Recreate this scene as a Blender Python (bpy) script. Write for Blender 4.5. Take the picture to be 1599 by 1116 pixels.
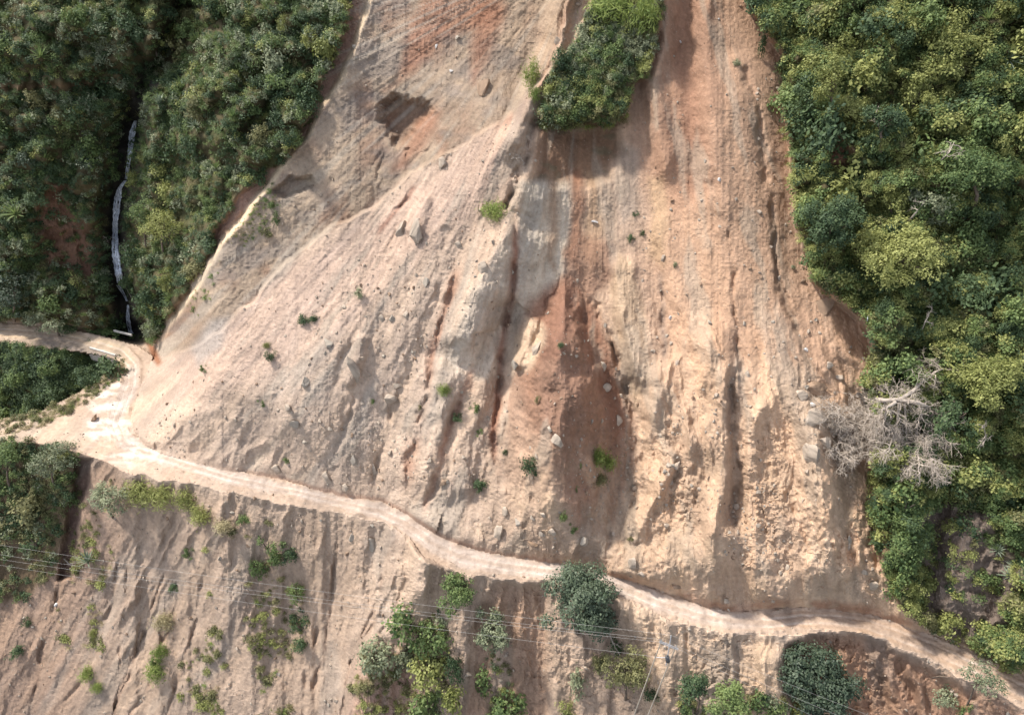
import bpy, math, random
import numpy as np
from mathutils import Vector, Matrix, Euler

random.seed(7)
rng = np.random.default_rng(11)
for o in list(bpy.data.objects):
    bpy.data.objects.remove(o)
SC = bpy.context.scene
COL = SC.collection

# ------------------------------------------------------------------ camera
FPX, W0, H0 = 1080.0, 1599.0, 1116.0          # focal length in photo pixels, photo size
PITCH = math.radians(40.0)
CAMZ = 79.0
CP, SP = math.cos(PITCH), math.sin(PITCH)
cam_data = bpy.data.cameras.new('camera')
cam = bpy.data.objects.new('camera', cam_data)
COL.objects.link(cam)
cam.location = (0, 0, CAMZ)
cam.rotation_euler = (math.radians(90) - PITCH, 0, 0)
cam_data.sensor_width = 36.0
cam_data.lens = 36.0 * FPX / W0
cam_data.clip_start = 1.0
cam_data.clip_end = 3000.0
SC.camera = cam

# ------------------------------------------------------------------ sky, sun, exposure
SUN = Vector((-0.52, 0.27, 0.81)).normalized()
SUN_EL = math.asin(SUN.z)
SUN_ROT = math.atan2(SUN.x, SUN.y)
world = bpy.data.worlds.new('World')
SC.world = world
world.use_nodes = True
wn = world.node_tree.nodes
wl = world.node_tree.links
bg = wn['Background']
sky = wn.new('ShaderNodeTexSky')
sky.sky_type = 'NISHITA'
sky.sun_disc = False
sky.sun_elevation = SUN_EL
sky.sun_rotation = SUN_ROT
sky.altitude = 1500
sky.dust_density = 4.0
hs = wn.new('ShaderNodeHueSaturation')                 # hazy, milky valley air
hs.inputs['Saturation'].default_value = 0.45
wl.new(sky.outputs['Color'], hs.inputs['Color'])
wl.new(hs.outputs['Color'], bg.inputs['Color'])
bg.inputs['Strength'].default_value = 0.15
sl = bpy.data.lights.new('sun', 'SUN')
sl.energy = 2.7
sl.angle = math.radians(4.0)
sl.color = (1.0, 0.95, 0.87)
so = bpy.data.objects.new('sun', sl)
COL.objects.link(so)
so.rotation_euler = SUN.to_track_quat('Z', 'Y').to_euler()
so.location = (-60, 20, 140)
SC.view_settings.view_transform = 'Standard'
SC.view_settings.look = 'None'
SC.view_settings.exposure = 1.24
SC.view_settings.gamma = 1.0
SC.view_settings.use_curve_mapping = False
SC.cycles.max_bounces = 5
SC.cycles.transparent_max_bounces = 8


# ------------------------------------------------------------------ helpers
def lin(r, g, b):
    c = np.array([r, g, b], float) / 255.0
    return np.where(c <= 0.04045, c / 12.92, ((c + 0.055) / 1.055) ** 2.4)


def tag(o, label=None, cat=None, group=None, kind=None):
    if label: o['label'] = label
    if cat: o['category'] = cat
    if group: o['group'] = group
    if kind: o['kind'] = kind
    return o


def empty(name, loc=(0, 0, 0), rz=0.0):
    o = bpy.data.objects.new(name, None)
    o.empty_display_size = 0.2
    COL.objects.link(o)
    o.location = loc
    o.rotation_euler = (0, 0, rz)
    return o


def link_obj(name, me, mats=(), parent=None):
    o = bpy.data.objects.new(name, me)
    COL.objects.link(o)
    for m in mats:
        if m.name not in [x.name for x in me.materials if x]:
            me.materials.append(m)
    if parent is not None:
        o.parent = parent
    return o


def fast_mesh(name, verts, faces, nper=4, smooth=False):
    """mesh from numpy arrays; faces is (n, nper)"""
    verts = np.asarray(verts, np.float32)
    faces = np.asarray(faces, np.int32)
    me = bpy.data.meshes.new(name)
    me.vertices.add(len(verts))
    me.vertices.foreach_set('co', verts.ravel())
    n = len(faces)
    me.loops.add(n * nper)
    me.loops.foreach_set('vertex_index', faces.ravel())
    me.polygons.add(n)
    me.polygons.foreach_set('loop_start', np.arange(0, n * nper, nper, dtype=np.int32))
    me.polygons.foreach_set('loop_total', np.full(n, nper, np.int32))
    me.polygons.foreach_set('use_smooth', np.full(n, smooth, dtype=bool))
    me.update(calc_edges=True)
    return me


# ------------------------------------------------------------------ noise
_tab = [np.random.default_rng(100 + i).random((256, 256)).astype(np.float32) * 2 - 1 for i in range(16)]


def vnoise(x, y, seed=0):
    t = _tab[seed % 16]
    xi = np.floor(x); yi = np.floor(y)
    fx = (x - xi).astype(np.float32); fy = (y - yi).astype(np.float32)
    xi = xi.astype(np.int64) & 255; yi = yi.astype(np.int64) & 255
    x1 = (xi + 1) & 255; y1 = (yi + 1) & 255
    fx = fx * fx * fx * (fx * (fx * 6 - 15) + 10)
    fy = fy * fy * fy * (fy * (fy * 6 - 15) + 10)
    a = t[yi, xi]; b = t[yi, x1]; c = t[y1, xi]; d = t[y1, x1]
    return (a + (b - a) * fx) * (1 - fy) + (c + (d - c) * fx) * fy


def fbm(x, y, seed=0, octv=4, gain=0.5):
    s = 0; a = 1.0; tot = 0
    for i in range(octv):
        c_, s_ = math.cos(0.5 + 0.93 * i), math.sin(0.5 + 0.93 * i)      # every octave turned, so no lattice shows
        k = 2.03 ** i
        s = s + a * vnoise((x * c_ - y * s_) * k + 17.3 * i, (x * s_ + y * c_) * k - 9.1 * i, seed + i)
        tot += a; a *= gain
    return s / tot


def ridged(x, y, seed=0, octv=3, gain=0.5):
    s = 0; a = 1.0; tot = 0
    for i in range(octv):
        c_, s_ = math.cos(0.93 * i), math.sin(0.93 * i)
        k = 2.03 ** i
        s = s + a * (1 - 2 * np.abs(vnoise((x * c_ - y * s_) * k + 31.7 * i, (x * s_ + y * c_) * k + 5.3 * i, seed + i)))
        tot += a; a *= gain
    return s / tot


def worley(x, y, seed=0):
    t1 = _tab[seed % 16]; t2 = _tab[(seed + 5) % 16]
    xi = np.floor(x).astype(np.int64); yi = np.floor(y).astype(np.int64)
    best = np.full(x.shape, 9.0, np.float32)
    for dx in (-1, 0, 1):
        for dy in (-1, 0, 1):
            cx = xi + dx; cy = yi + dy
            px = cx + 0.5 + 0.45 * t1[cy & 255, cx & 255]
            py = cy + 0.5 + 0.45 * t2[cy & 255, cx & 255]
            d = (x - px) ** 2 + (y - py) ** 2
            best = np.minimum(best, d)
    return np.sqrt(best)


def cells(x, y, seed=0):
    """random height per broken clod (nearest-cell value)"""
    t1 = _tab[seed % 16]; t2 = _tab[(seed + 5) % 16]; t3 = _tab[(seed + 9) % 16]
    xi = np.floor(x).astype(np.int64); yi = np.floor(y).astype(np.int64)
    best = np.full(x.shape, 9.0, np.float32); val = np.zeros(x.shape, np.float32)
    for dx in (-1, 0, 1):
        for dy in (-1, 0, 1):
            cx = xi + dx; cy = yi + dy
            d = (x - cx - 0.5 - 0.48 * t1[cy & 255, cx & 255]) ** 2 + (y - cy - 0.5 - 0.48 * t2[cy & 255, cx & 255]) ** 2
            m = d < best
            best = np.where(m, d, best); val = np.where(m, t3[cy & 255, cx & 255], val)
    return val


def sstep(a, b, x):
    t = np.clip((x - a) / (b - a), 0, 1)
    return t * t * (3 - 2 * t)


def poly_fn(pts):
    p = np.array(pts, float)
    return lambda x: np.interp(x, p[:, 0], p[:, 1])

# ------------------------------------------------------------------ terrain: a surface with its own depth everywhere
# The slope is laid out on a grid whose cells are equally fine as seen from the valley; every node gets a real distance from
# integrated slope angles (road bench level at z = 0, cut slopes, talus at about 42 degrees, cliffs) plus relief in metres.
STEP = 2.0
UL = np.arange(-400, 2001, STEP); VL = np.arange(-180, 1301, STEP)
NU, NV = len(UL), len(VL)
U, V = np.meshgrid(UL, VL)


def smooth1(a, n=5):
    k = np.ones(n) / n
    return np.convolve(np.pad(a, n // 2, mode='edge'), k, 'valid')


def boxblur(a, n):
    for ax in (0, 1):
        c = np.cumsum(np.pad(a, [(n + 1, n) if k == ax else (0, 0) for k in (0, 1)], mode='edge'), axis=ax)
        a = (c[2 * n + 1:] - c[:-2 * n - 1]) / (2 * n + 1) if ax == 0 else (c[:, 2 * n + 1:] - c[:, :-2 * n - 1]) / (2 * n + 1)
    return a


def raydir(u, v):
    off = v - H0 / 2
    return u - W0 / 2, FPX * CP - off * SP, -FPX * SP - off * CP


DX, DY, DZ = raydir(U, V)
DLEN = np.sqrt(DX ** 2 + DY ** 2 + DZ ** 2)
TP = CAMZ / np.maximum(-DZ, 1.0)                       # distance factor of the road bench plane z = 0

vupA = poly_fn([(-400, 494), (-240, 497), (0, 503), (60, 508), (120, 516), (170, 527), (215, 540), (240, 556), (1840, 556)])(UL)
vupB = poly_fn([(-240, 650), (205, 650), (212, 685), (240, 703), (300, 722), (350, 733), (400, 743), (450, 752), (500, 765), (540, 775),
                (590, 783), (620, 795), (650, 815), (700, 845), (750, 862), (800, 870), (850, 876), (900, 885), (950, 897), (1000, 912),
                (1050, 930), (1100, 948), (1150, 955), (1200, 952), (1250, 948), (1300, 950), (1350, 958), (1400, 973), (1450, 990),
                (1500, 1010), (1550, 1030), (1599, 1052), (1840, 1165), (2001, 1238)])(UL)
LIP_PTS = [(-400, 690), (-240, 688), (0, 690), (50, 690), (120, 705), (170, 722), (190, 735), (250, 748), (310, 757), (350, 766), (400, 778),
           (450, 787), (500, 797), (550, 803), (600, 815), (640, 840), (660, 865), (690, 885), (740, 898), (800, 905), (850, 908),
           (900, 915), (950, 925), (1000, 950), (1050, 968), (1100, 980), (1150, 990), (1200, 992), (1230, 990), (1280, 985),
           (1330, 985), (1380, 998), (1430, 1020), (1480, 1045), (1520, 1065), (1560, 1085), (1599, 1105), (1840, 1225), (2001, 1300)]
vlip = poly_fn(LIP_PTS)(UL)
vlip = vlip + (5 * fbm(UL / 26.0, UL * 0 + 3.3, 2, 3) + 3.0 * fbm(UL / 8.0, UL * 0 + 8.3, 4, 2)) * sstep(150, 260, UL)
vupB = smooth1(vupB, 13) + (2.5 * fbm(UL / 12.0, UL * 0 + 1.7, 6, 3) + 2.5 * fbm(UL / 45.0, UL * 0 + 5.7, 3, 2)) * sstep(240, 330, UL); vlip = smooth1(vlip, 3)
vback = poly_fn([(-240, 668), (0, 655), (60, 645), (120, 615), (160, 587), (188, 566), (200, 560), (1840, 560)])(UL)
vr2 = poly_fn([(-240, 530), (0, 534), (60, 543), (120, 549), (165, 558), (188, 566), (200, 560), (1840, 560)])(UL)


def integrate(t, vs, up, cot, t0=None):
    """walk up (or down) each column from picture row vs with slope cotangent field cot; t0: distance factor at the start"""
    sx, sy, sz = raydir(UL, vs)
    if t0 is None:
        t0 = CAMZ / -sz
    py, pz = t0 * sy, t0 * sz
    rows = range(NV - 1, -1, -1) if up else range(NV)
    for i in rows:
        m = (VL[i] < vs) if up else (VL[i] > vs)
        tn = (py - cot[i] * pz) / (DY[i] - cot[i] * DZ[i])
        t[i] = np.where(m, tn, t[i])
        py = np.where(m, tn * DY[i], py); pz = np.where(m, tn * DZ[i], pz)
    return t


def cotd(a):
    return 1.0 / np.tan(np.radians(a))


# slope angles
aA = 62 + 0 * U
aA = aA - 10 * sstep(120, -40, V)
aA = aA - 36 * sstep(236, 262, U) * sstep(480, 556, V)
rise = vupB[None, :] - V
aB = 41 + 0 * U
aB = aB + 4 * sstep(500, 200, V) + 4 * sstep(1220, 1320, U)
cut = sstep(60, 0, rise) * (14 * sstep(560, 900, U) + 16 * sstep(960, 1080, U)) * sstep(1480, 1380, U) + 9 * sstep(36, 0, rise)
aB = aB + cut
tA = integrate(TP.copy(), vupA, True, cotd(aA))
tB = integrate(TP.copy(), vupB, True, cotd(aB))
drop = V - vlip[None, :]
aD = 54 + 22 * sstep(16, 0, drop) + 5 * sstep(150, 40, drop) - 6 * sstep(100, 300, drop)
utoe = np.interp(V, [540, 556, 600, 650, 690, 705], [236, 240, 222, 205, 210, 240])
wB = sstep(0, 1, (U - utoe) / (100.0 + 60 * sstep(540, 200, V)))
T = tA * (1 - wB) + tB * wB
# the gully under the far bridge
TG = integrate(TP.copy(), vr2, False, cotd(50 + 0 * U))
gm = (V > vr2[None, :]) & (V < vback[None, :])
T = np.where(gm, TG, T)
# below the bench
TL = integrate(T.copy(), vlip, False, cotd(aD))
T = np.where(V > vlip[None, :], TL, T)
bench = (V <= vlip[None, :]) & (V >= vupB[None, :]) & (V >= vback[None, :]) | ((V >= vupA[None, :]) & (V <= vr2[None, :]) & (U < 240)) | (
    (U < utoe) & (V > 548) & (V <= vlip[None, :]) & (V >= vback[None, :]))
bench = bench.astype(np.float32)

Hh = np.zeros_like(U)                                    # relief in metres, towards the valley


def seg_dist(pts, pad, warp=0.0, wseed=3, wf=40.0):
    """distance (and signed side) to a polyline inside its window"""
    p = np.array(pts, float)
    i0 = max(0, int((p[:, 1].min() - pad - VL[0]) / STEP)); i1 = min(NV, int((p[:, 1].max() + pad - VL[0]) / STEP) + 2)
    j0 = max(0, int((p[:, 0].min() - pad - UL[0]) / STEP)); j1 = min(NU, int((p[:, 0].max() + pad - UL[0]) / STEP) + 2)
    sl_ = (slice(i0, i1), slice(j0, j1))
    x = U[sl_]; y = V[sl_]
    if warp:
        x = x + warp * fbm(U[sl_] / wf, V[sl_] / wf, wseed, 3); y = y + warp * fbm(U[sl_] / wf + 50, V[sl_] / wf, wseed + 1, 3)
    best = np.full(x.shape, 1e9); side = np.zeros(x.shape); along = np.zeros(x.shape)
    L = np.hypot(*(p[1:] - p[:-1]).T); tot = L.sum(); acc = 0
    for k in range(len(p) - 1):
        d = p[k + 1] - p[k]; l2 = (d ** 2).sum() + 1e-9
        s = np.clip(((x - p[k, 0]) * d[0] + (y - p[k, 1]) * d[1]) / l2, 0, 1)
        ex = x - p[k, 0] - s * d[0]; ey = y - p[k, 1] - s * d[1]
        dd = ex * ex + ey * ey
        m = dd < best
        best = np.where(m, dd, best)
        cr = d[0] * ey - d[1] * ex                       # >0: left side when walking down the picture
        side = np.where(m, np.sign(cr), side)
        along = np.where(m, (acc + s * L[k]) / tot, along)
        acc += L[k]
    return sl_, np.sqrt(best), side, along


def taper(al, a=0.12, b=0.15):
    return sstep(0, a, al) * sstep(1, 1 - b, al)


def rill(pts, w, depth, warp=6.0, ends=True):
    s, d, sd, al = seg_dist(pts, w * 3 + 12, warp)
    if w < 12:                                            # small rills: breaking off, widening and shallowing along their way
        q_ = fbm(U[s] / 22 + w, V[s] / 30, 11, 3)
        d = np.abs(d + 2.2 * fbm(U[s] / 9, V[s] / 11, 5, 2))
        w = w * (0.75 + 0.7 * sstep(-0.4, 0.5, fbm(U[s] / 40, V[s] / 26, 12, 2))); depth = depth * (0.15 + 1.15 * sstep(-0.35, 0.35, q_))
    Hh[s] -= depth * np.exp(-(d / w) ** 2) * (taper(al) if ends else 1)


def ridge(pts, wl_, wr_, h, warp=6.0, ends=True, p=1.0):
    s, d, sd, al = seg_dist(pts, max(wl_, wr_) * 1.1 + 12, warp)
    w = np.where(sd > 0, wl_, wr_)
    x_ = np.clip(1 - d / w, 0, 1)
    Hh[s] += h * (0.45 * x_ ** p + 0.55 * x_ * x_ * (3 - 2 * x_)) * (taper(al) if ends else 1)


def stepline(pts, hl, wl_, hr, wr_, soft=4.0, warp=5.0, ends=True):
    s, d, sd, al = seg_dist(pts, max(wl_, wr_) * 3 + 12, warp)
    ds = d * sd
    k = sstep(-soft, soft, ds)
    v = hl * np.exp(-d / wl_) * np.clip(1.5 - d / (2 * wl_), 0, 1) * k + hr * np.exp(-d / wr_) * np.clip(1.5 - d / (2 * wr_), 0, 1) * (1 - k)
    Hh[s] += v * (taper(al, 0.06, 0.06) if ends else 1)


def polymask(pts, feather=4.0, warp=5.0, wseed=3, wf=30.0):
    p = np.array(list(pts) + [pts[0]], float)
    s, d, sd, al = seg_dist(p, feather * 2 + warp * 2 + 6, warp, wseed, wf)
    x = U[s]; y = V[s]
    if warp:
        x = x + warp * fbm(U[s] / wf, V[s] / wf, wseed, 3); y = y + warp * fbm(U[s] / wf + 50, V[s] / wf, wseed + 1, 3)
    ins = np.zeros(x.shape, bool)
    for k in range(len(p) - 1):
        (x0, y0), (x1, y1) = p[k], p[k + 1]
        if y0 == y1: continue
        c = ((y0 > y) != (y1 > y)) & (x < (x1 - x0) * (y - y0) / (y1 - y0) + x0)
        ins ^= c
    sg = np.where(ins, d, -d)
    out = np.zeros(U.shape, np.float32)
    out[s] = sstep(-feather, feather, sg)
    return out


def blob(u, v, ru, rv, h, rot=0.0, p=2.0):
    c, s_ = math.cos(rot), math.sin(rot)
    a = ((U - u) * c + (V - v) * s_) / ru; b = (-(U - u) * s_ + (V - v) * c) / rv
    Hh[...] += h * np.exp(-(a * a + b * b) ** (p / 2))


# ------- regions
CREST = [(600, -180), (590, -60), (578, 0), (560, 50), (545, 90), (530, 130), (500, 170), (480, 215), (440, 260), (420, 290), (385, 330), (345, 380),
         (320, 430), (290, 470), (262, 505), (243, 548)]
TALUS = [(895, -60), (880, 40), (855, 105), (790, 185), (700, 240), (640, 272), (560, 332), (500, 368), (420, 436), (360, 498), (300, 543), (256, 560)]
RAVINE = [(330, -120), (300, -20), (270, 60), (238, 110), (218, 160), (203, 200), (190, 290), (180, 350), (182, 420), (192, 465), (204, 525)]
BLOCK = [(900, -180), (915, -40), (925, 5), (906, 45), (900, 68), (866, 95), (856, 130), (850, 165), (845, 184), (860, 196), (900, 197), (955, 193),
         (972, 184), (985, 150), (990, 128), (1008, 122), (1020, 95), (1026, 60), (1036, 20), (1045, -60), (1060, -180)]
M_block = polymask(BLOCK, 4, 4)
M_left = polymask([(-500, -200), (570, -200), (548, 0), (532, 60), (512, 110), (482, 190), (440, 250), (385, 290), (345, 350), (322, 400), (300, 440),
                   (265, 490), (243, 532), (215, 536), (165, 523), (110, 512), (40, 503), (-300, 494), (-500, 490)], 4, 8)
M_right = polymask([(1130, -200), (1163, 0), (1190, 40), (1225, 92), (1226, 150), (1230, 210), (1240, 280), (1246, 350), (1262, 420), (1282, 452),
                    (1312, 468), (1342, 494), (1362, 512), (1362, 560), (1350, 600), (1372, 660), (1368, 740), (1362, 800), (1372, 860), (1392, 920), (1412, 955),
                    (1470, 988), (1540, 1020), (1620, 1050), (1840, 1155), (2100, 1275), (2100, -200)], 4, 7)
M_gully = gm.astype(np.float32)
M_lowleft = polymask([(-500, 690), (-300, 690), (-10, 688), (60, 690), (118, 708), (122, 740), (108, 800), (98, 850), (80, 900), (40, 930), (-500, 980)], 6, 10)

# ------- large relief
rill(RAVINE, 20, 10, 8, False)
rill(RAVINE, 85, 6, 10, False)
blob(40, 260, 110, 200, 3.0)
blob(70, 60, 130, 60, 3.0)
rill([(-200, 138), (60, 140), (140, 134), (190, 128)], 8, 1.5)
blob(100, 400, 60, 90, -2.0)
blob(330, 180, 90, 120, 5.0)
blob(420, 60, 90, 80, 3.0)
blob(290, 420, 50, 70, 2.0)
ridge(CREST, 90, 210, 5.0, 7, False)
stepline(TALUS, -2.2, 160, 0.3, 160, 2.5, 9)
stepline(CREST, -3.2, 70, 0.0, 10, 6, 6, False)
blob(640, 60, 110, 120, -1.6)
blob(560, 260, 60, 60, 1.0)
# bulging debris fan on the left, valley between it and the cone, swell on the right
ridge([(850, 150), (740, 290), (600, 440), (470, 600), (400, 720)], 190, 210, 5.5, 10)
ridge([(700, 560), (660, 680), (630, 780)], 60, 50, 1.6, 10)
rill([(800, 450), (778, 560), (748, 700), (732, 840)], 30, 1.8, 12)
rill([(985, 560), (1000, 680), (985, 800), (960, 880)], 26, 1.8, 12)
ridge([(1130, 60), (1180, 300), (1240, 560), (1290, 760), (1310, 920)], 170, 90, 3.6, 10)
ridge([(1110, 480), (1120, 640), (1120, 800), (1120, 920)], 60, 40, 2.0, 10)
ridge([(1030, 560), (1030, 700), (1010, 860)], 44, 34, 1.6, 10)
# hollow in the scarp
mc = polymask([(597, 185), (598, 165), (612, 152), (626, 153), (640, 162), (655, 156), (668, 164), (669, 180), (658, 196), (640, 212), (622, 224),
               (606, 206)], 9, 9, 5, 16)
Hh -= 2.6 * mc
blob(634, 185, 42, 40, -1.5)
for k in range(9):
    x0 = 600 + 9 * k
    rill([(x0 + 6, 214 + (k * 7 % 5) * 6), (x0 - 8, 240), (x0 - 20 - (k * 5 % 4) * 4, 262 + (k * 3 % 4) * 8)], 2.6, 0.14 + 0.06 * (k * 5 % 3), 6)
# lower left hollow in the scarp crest
mc2 = polymask([(425, 300), (450, 278), (488, 276), (492, 290), (470, 300), (445, 308)], 5, 4, 5, 12)
Hh -= 2.0 * mc2
# hanging block of turf
Hh += 2.6 * M_block
blob(940, 110, 60, 70, 2.0)
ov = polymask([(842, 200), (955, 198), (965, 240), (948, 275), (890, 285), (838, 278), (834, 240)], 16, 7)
Hh -= 2.0 * ov
# spur left of the block and rib under it
ridge([(905, -60), (872, 20), (868, 70), (838, 130), (815, 190), (796, 235), (790, 262)], 30, 26, 3.2, 5)
ridge([(842, 190), (838, 230), (822, 290), (800, 345)], 40, 60, 1.6, 7)
ridge([(812, 330), (765, 405), (728, 465), (712, 520), (700, 562)], 46, 90, 3.0, 9)
blob(760, 480, 40, 70, 1.0, 0.4)
rill([(838, 178), (826, 215), (812, 262), (800, 300), (775, 350)], 7, 1.5)
rill([(802, 335), (803, 420), (790, 500), (781, 600), (770, 680), (776, 750)], 5, 1.0)
blob(850, 370, 50, 100, 0.8)
# slab left of the dark rill, its broken lower edge
stepline([(806, 470), (772, 515), (735, 520)], 0, 10, -0.8, 30, 4, 4)
# red debris cone: apex under the grey wall, flaring down
cu = 884 - 0.02 * (V - 440); cwl = 8 + 0.46 * np.clip(V - 425, 0, 400); cwr = 8 + 0.40 * np.clip(V - 425, 0, 400)
cwl = np.minimum(cwl, 100); cwr = np.minimum(cwr, 86)
cx = (U - cu + 15 * fbm(U / 34, V / 40, 4, 4)); cr_ = np.clip(1 - np.abs(cx) / np.where(cx < 0, cwl, cwr), 0, 1)
M_cone = sstep(0.0, 0.12, cr_) * sstep(418, 440, V) * sstep(840, 600, V)
Hh += (0.05 * cr_ + 0.95 * cr_ * cr_ * (3 - 2 * cr_)) * sstep(415, 560, V) * sstep(900, 660, V) * 8.2
blob(925, 400, 34, 36, 1.4)
rill([(922, 448), (940, 500), (964, 560), (976, 610), (1000, 655)], 6, 1.5)
ridge([(962, 395), (968, 470), (985, 540), (1000, 610)], 16, 55, 1.9, 5)
ridge([(1020, 330), (1045, 420), (1060, 520)], 18, 40, 1.0, 6)
# gully with red streaks right of the block
ridge([(1042, -60), (1038, 60), (1022, 130), (1030, 200), (1045, 300)], 22, 24, 2.2, 6)
rill([(1075, -60), (1070, 80), (1078, 200), (1090, 330)], 14, 1.3, 8)
ridge([(1110, -60), (1105, 80), (1120, 240), (1135, 380)], 24, 30, 1.2, 8)
# right slope rills
for pts, w, dp in (
    ([(1138, 330), (1140, 400), (1147, 470), (1152, 540), (1162, 592)], 4, 0.9),
    ([(1160, 560), (1144, 610), (1140, 660), (1150, 722), (1146, 800), (1160, 880), (1166, 935)], 8, 1.0),
    ([(1150, 60), (1185, 180), (1205, 330), (1215, 430), (1235, 490), (1256, 550), (1280, 600)], 4, 0.9),
    ([(1030, 420), (1034, 520), (1042, 570)], 4, 0.8),
    ([(1362, 800), (1360, 850), (1376, 900), (1400, 948)], 5, 1.8),
    ([(1030, 760), (1045, 660), (1040, 580)], 6, 1.0),
    ([(1010, 640), (1000, 720), (985, 800)], 6, 1.2),
    ([(1085, 620), (1080, 720), (1078, 800)], 9, 1.0),
    ([(1240, 720), (1235, 800), (1228, 900)], 8, 0.8),
    ([(1315, 640), (1312, 720), (1330, 820), (1350, 920)], 10, 1.0),
    ([(655, 285), (620, 328), (585, 372)], 3, 0.5),
    ([(690, 262), (640, 310), (600, 345)], 3, 0.35),
    ([(720, 400), (700, 470), (680, 540), (668, 610), (645, 690), (630, 780)], 6, 1.1),
    ([(745, 560), (715, 640), (690, 700), (676, 770), (662, 815)], 6, 1.2),
    ([(640, 560), (610, 640), (592, 720), (585, 775)], 7, 0.9),
    ([(560, 600), (530, 690), (515, 755)], 7, 0.8),
    ([(640, 330), (618, 372), (590, 420)], 6, 0.6),
    ([(700, 340), (690, 420), (670, 500)], 6, 0.5),
    ([(560, 470), (548, 540), (520, 610)], 7, 0.5),
):
    rill(pts, w * 1.1, dp * 0.75, 8)
for pts, a, b, h in (
    ([(1030, 600), (1012, 690), (990, 790), (975, 860)], 26, 14, 1.5),
    ([(1062, 690), (1040, 740), (1010, 800), (995, 850)], 26, 12, 1.4),
    ([(1130, 560), (1135, 660), (1130, 770), (1110, 860)], 34, 10, 1.7),
    ([(1195, 610), (1178, 660), (1166, 740), (1180, 850)], 24, 22, 1.6),
    ([(1290, 610), (1275, 700), (1285, 800), (1290, 920)], 44, 24, 1.4),
    ([(670, 300), (655, 350), (640, 372)], 22, 14, 1.2),
    ([(790, 520), (755, 600), (735, 700), (715, 800)], 40, 20, 1.0),
    ([(570, 520), (553, 580), (545, 605)], 16, 14, 1.1),
    ([(835, 490), (826, 540), (812, 580)], 26, 20, 1.6),
):
    ridge(pts, a, b, h, 7)
# short chutes in the toe of the talus above the bend
toe_m = polymask([(255, 650), (290, 625), (330, 640), (365, 640), (420, 680), (470, 725), (440, 742), (350, 728), (270, 700)], 14, 10)
tw_ = 8 * fbm(U / 30, V / 30, 9, 3)
Hh += toe_m * 0.75 * ridged((U + 0.62 * V + tw_) / 34, (V - 0.3 * U) / 90, 11, 2)
# bulging toe mass above the right-hand bend
blob(1130, 880, 90, 45, 1.8); blob(1270, 890, 80, 40, 1.6); blob(1040, 880, 45, 35, 1.0)
# forest stands above the scar; dark ravine with trickle
stepline([(1100, -180), (1165, 0), (1226, 95), (1230, 210), (1246, 350), (1285, 455), (1360, 512), (1362, 590), (1370, 740), (1362, 800), (1392, 920)], -1.0, 50, 1.6, 120, 5, 6)
rill([(1300, 250), (1330, 330), (1345, 420), (1358, 505)], 24, 4.5, 8)
rill([(1440, 740), (1470, 800), (1440, 900), (1420, 960)], 22, 2.0, 8)
ridge([(1500, 790), (1520, 880), (1470, 960)], 50, 50, 2.0, 9)
blob(1480, 200, 120, 140, 2.5)
# below the road
ridge([(665, 868), (640, 920), (605, 1000), (575, 1080), (560, 1200)], 75, 45, 3.6, 8, False)
blob(470, 980, 70, 130, -2.2)
ridge([(310, 770), (330, 880), (380, 980), (400, 1116), (410, 1250)], 60, 70, 1.8, 8)
blob(250, 930, 55, 120, -1.4)
ridge([(960, 935), (1000, 985), (1030, 1050), (1040, 1120), (1045, 1250)], 70, 60, 2.6, 8, False)
ridge([(1205, 1000), (1215, 1060), (1222, 1160), (1230, 1280)], 60, 26, 2.4, 7)
al = polymask([(1232, 1010), (1270, 992), (1300, 988), (1345, 994), (1390, 1010), (1440, 1038), (1490, 1062), (1520, 1090), (1500, 1116), (1460, 1300), (1240, 1300)], 9, 6)
Hh -= 1.5 * al
for pts in ([(1290, 1000), (1315, 1070), (1350, 1150)], [(1345, 1005), (1372, 1060), (1400, 1140)], [(1400, 1025), (1420, 1070), (1440, 1150)]):
    rill(pts, 7, 1.0); ridge([(pts[0][0] + 16, pts[0][1] + 8), (pts[1][0] + 16, pts[1][1]), (pts[2][0] + 14, pts[2][1])], 14, 10, 1.2)
mp = polymask([(780, 905), (850, 912), (855, 1116), (830, 1300), (700, 1300), (745, 960)], 12, 8)
Hh -= 1.6 * mp
sh = polymask([(118, 716), (142, 716), (138, 760), (122, 820), (112, 900), (92, 905), (100, 840), (112, 770)], 5, 5)
Hh -= 2.0 * sh
# rills in the lower slope, lower left
LOWR = [
    ([(100, 850), (98, 900), (82, 960), (62, 1030), (45, 1116), (35, 1200)], 5, 1.2),
    ([(186, 850), (182, 910), (160, 990), (130, 1060), (95, 1116), (60, 1200)], 3.2, 0.8),
    ([(268, 850), (255, 900), (232, 965), (214, 1010), (200, 1060), (178, 1116), (160, 1200)], 3.2, 0.9),
    ([(250, 905), (225, 950), (205, 1030), (185, 1090), (175, 1150)], 3, 0.7),
    ([(252, 960), (250, 1000), (236, 1060), (212, 1105), (190, 1160)], 3, 0.8),
    ([(320, 890), (312, 940), (298, 985), (292, 1010), (276, 1060), (262, 1116), (250, 1180)], 3.6, 1.1),
    ([(278, 962), (262, 985), (250, 1005)], 3, 0.8),
    ([(205, 860), (196, 930), (186, 1000), (190, 1060)], 2.6, 0.6),
    ([(528, 830), (524, 880), (515, 940), (503, 1020), (490, 1080), (485, 1180)], 3, 0.9),
    ([(495, 960), (488, 1010), (476, 1060), (470, 1150)], 3, 0.8),
    ([(552, 975), (545, 1040), (535, 1116), (528, 1200)], 3, 0.8),
    ([(590, 960), (560, 1010), (540, 1040)], 3, 0.8),
    ([(600, 890), (580, 960), (556, 1010)], 4, 0.7),
    ([(640, 890), (610, 960), (585, 1020)], 4, 0.6),
]
for pts, w, dp in LOWR:
    rill(pts, w * 0.85, dp * 0.6, 6)

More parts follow.
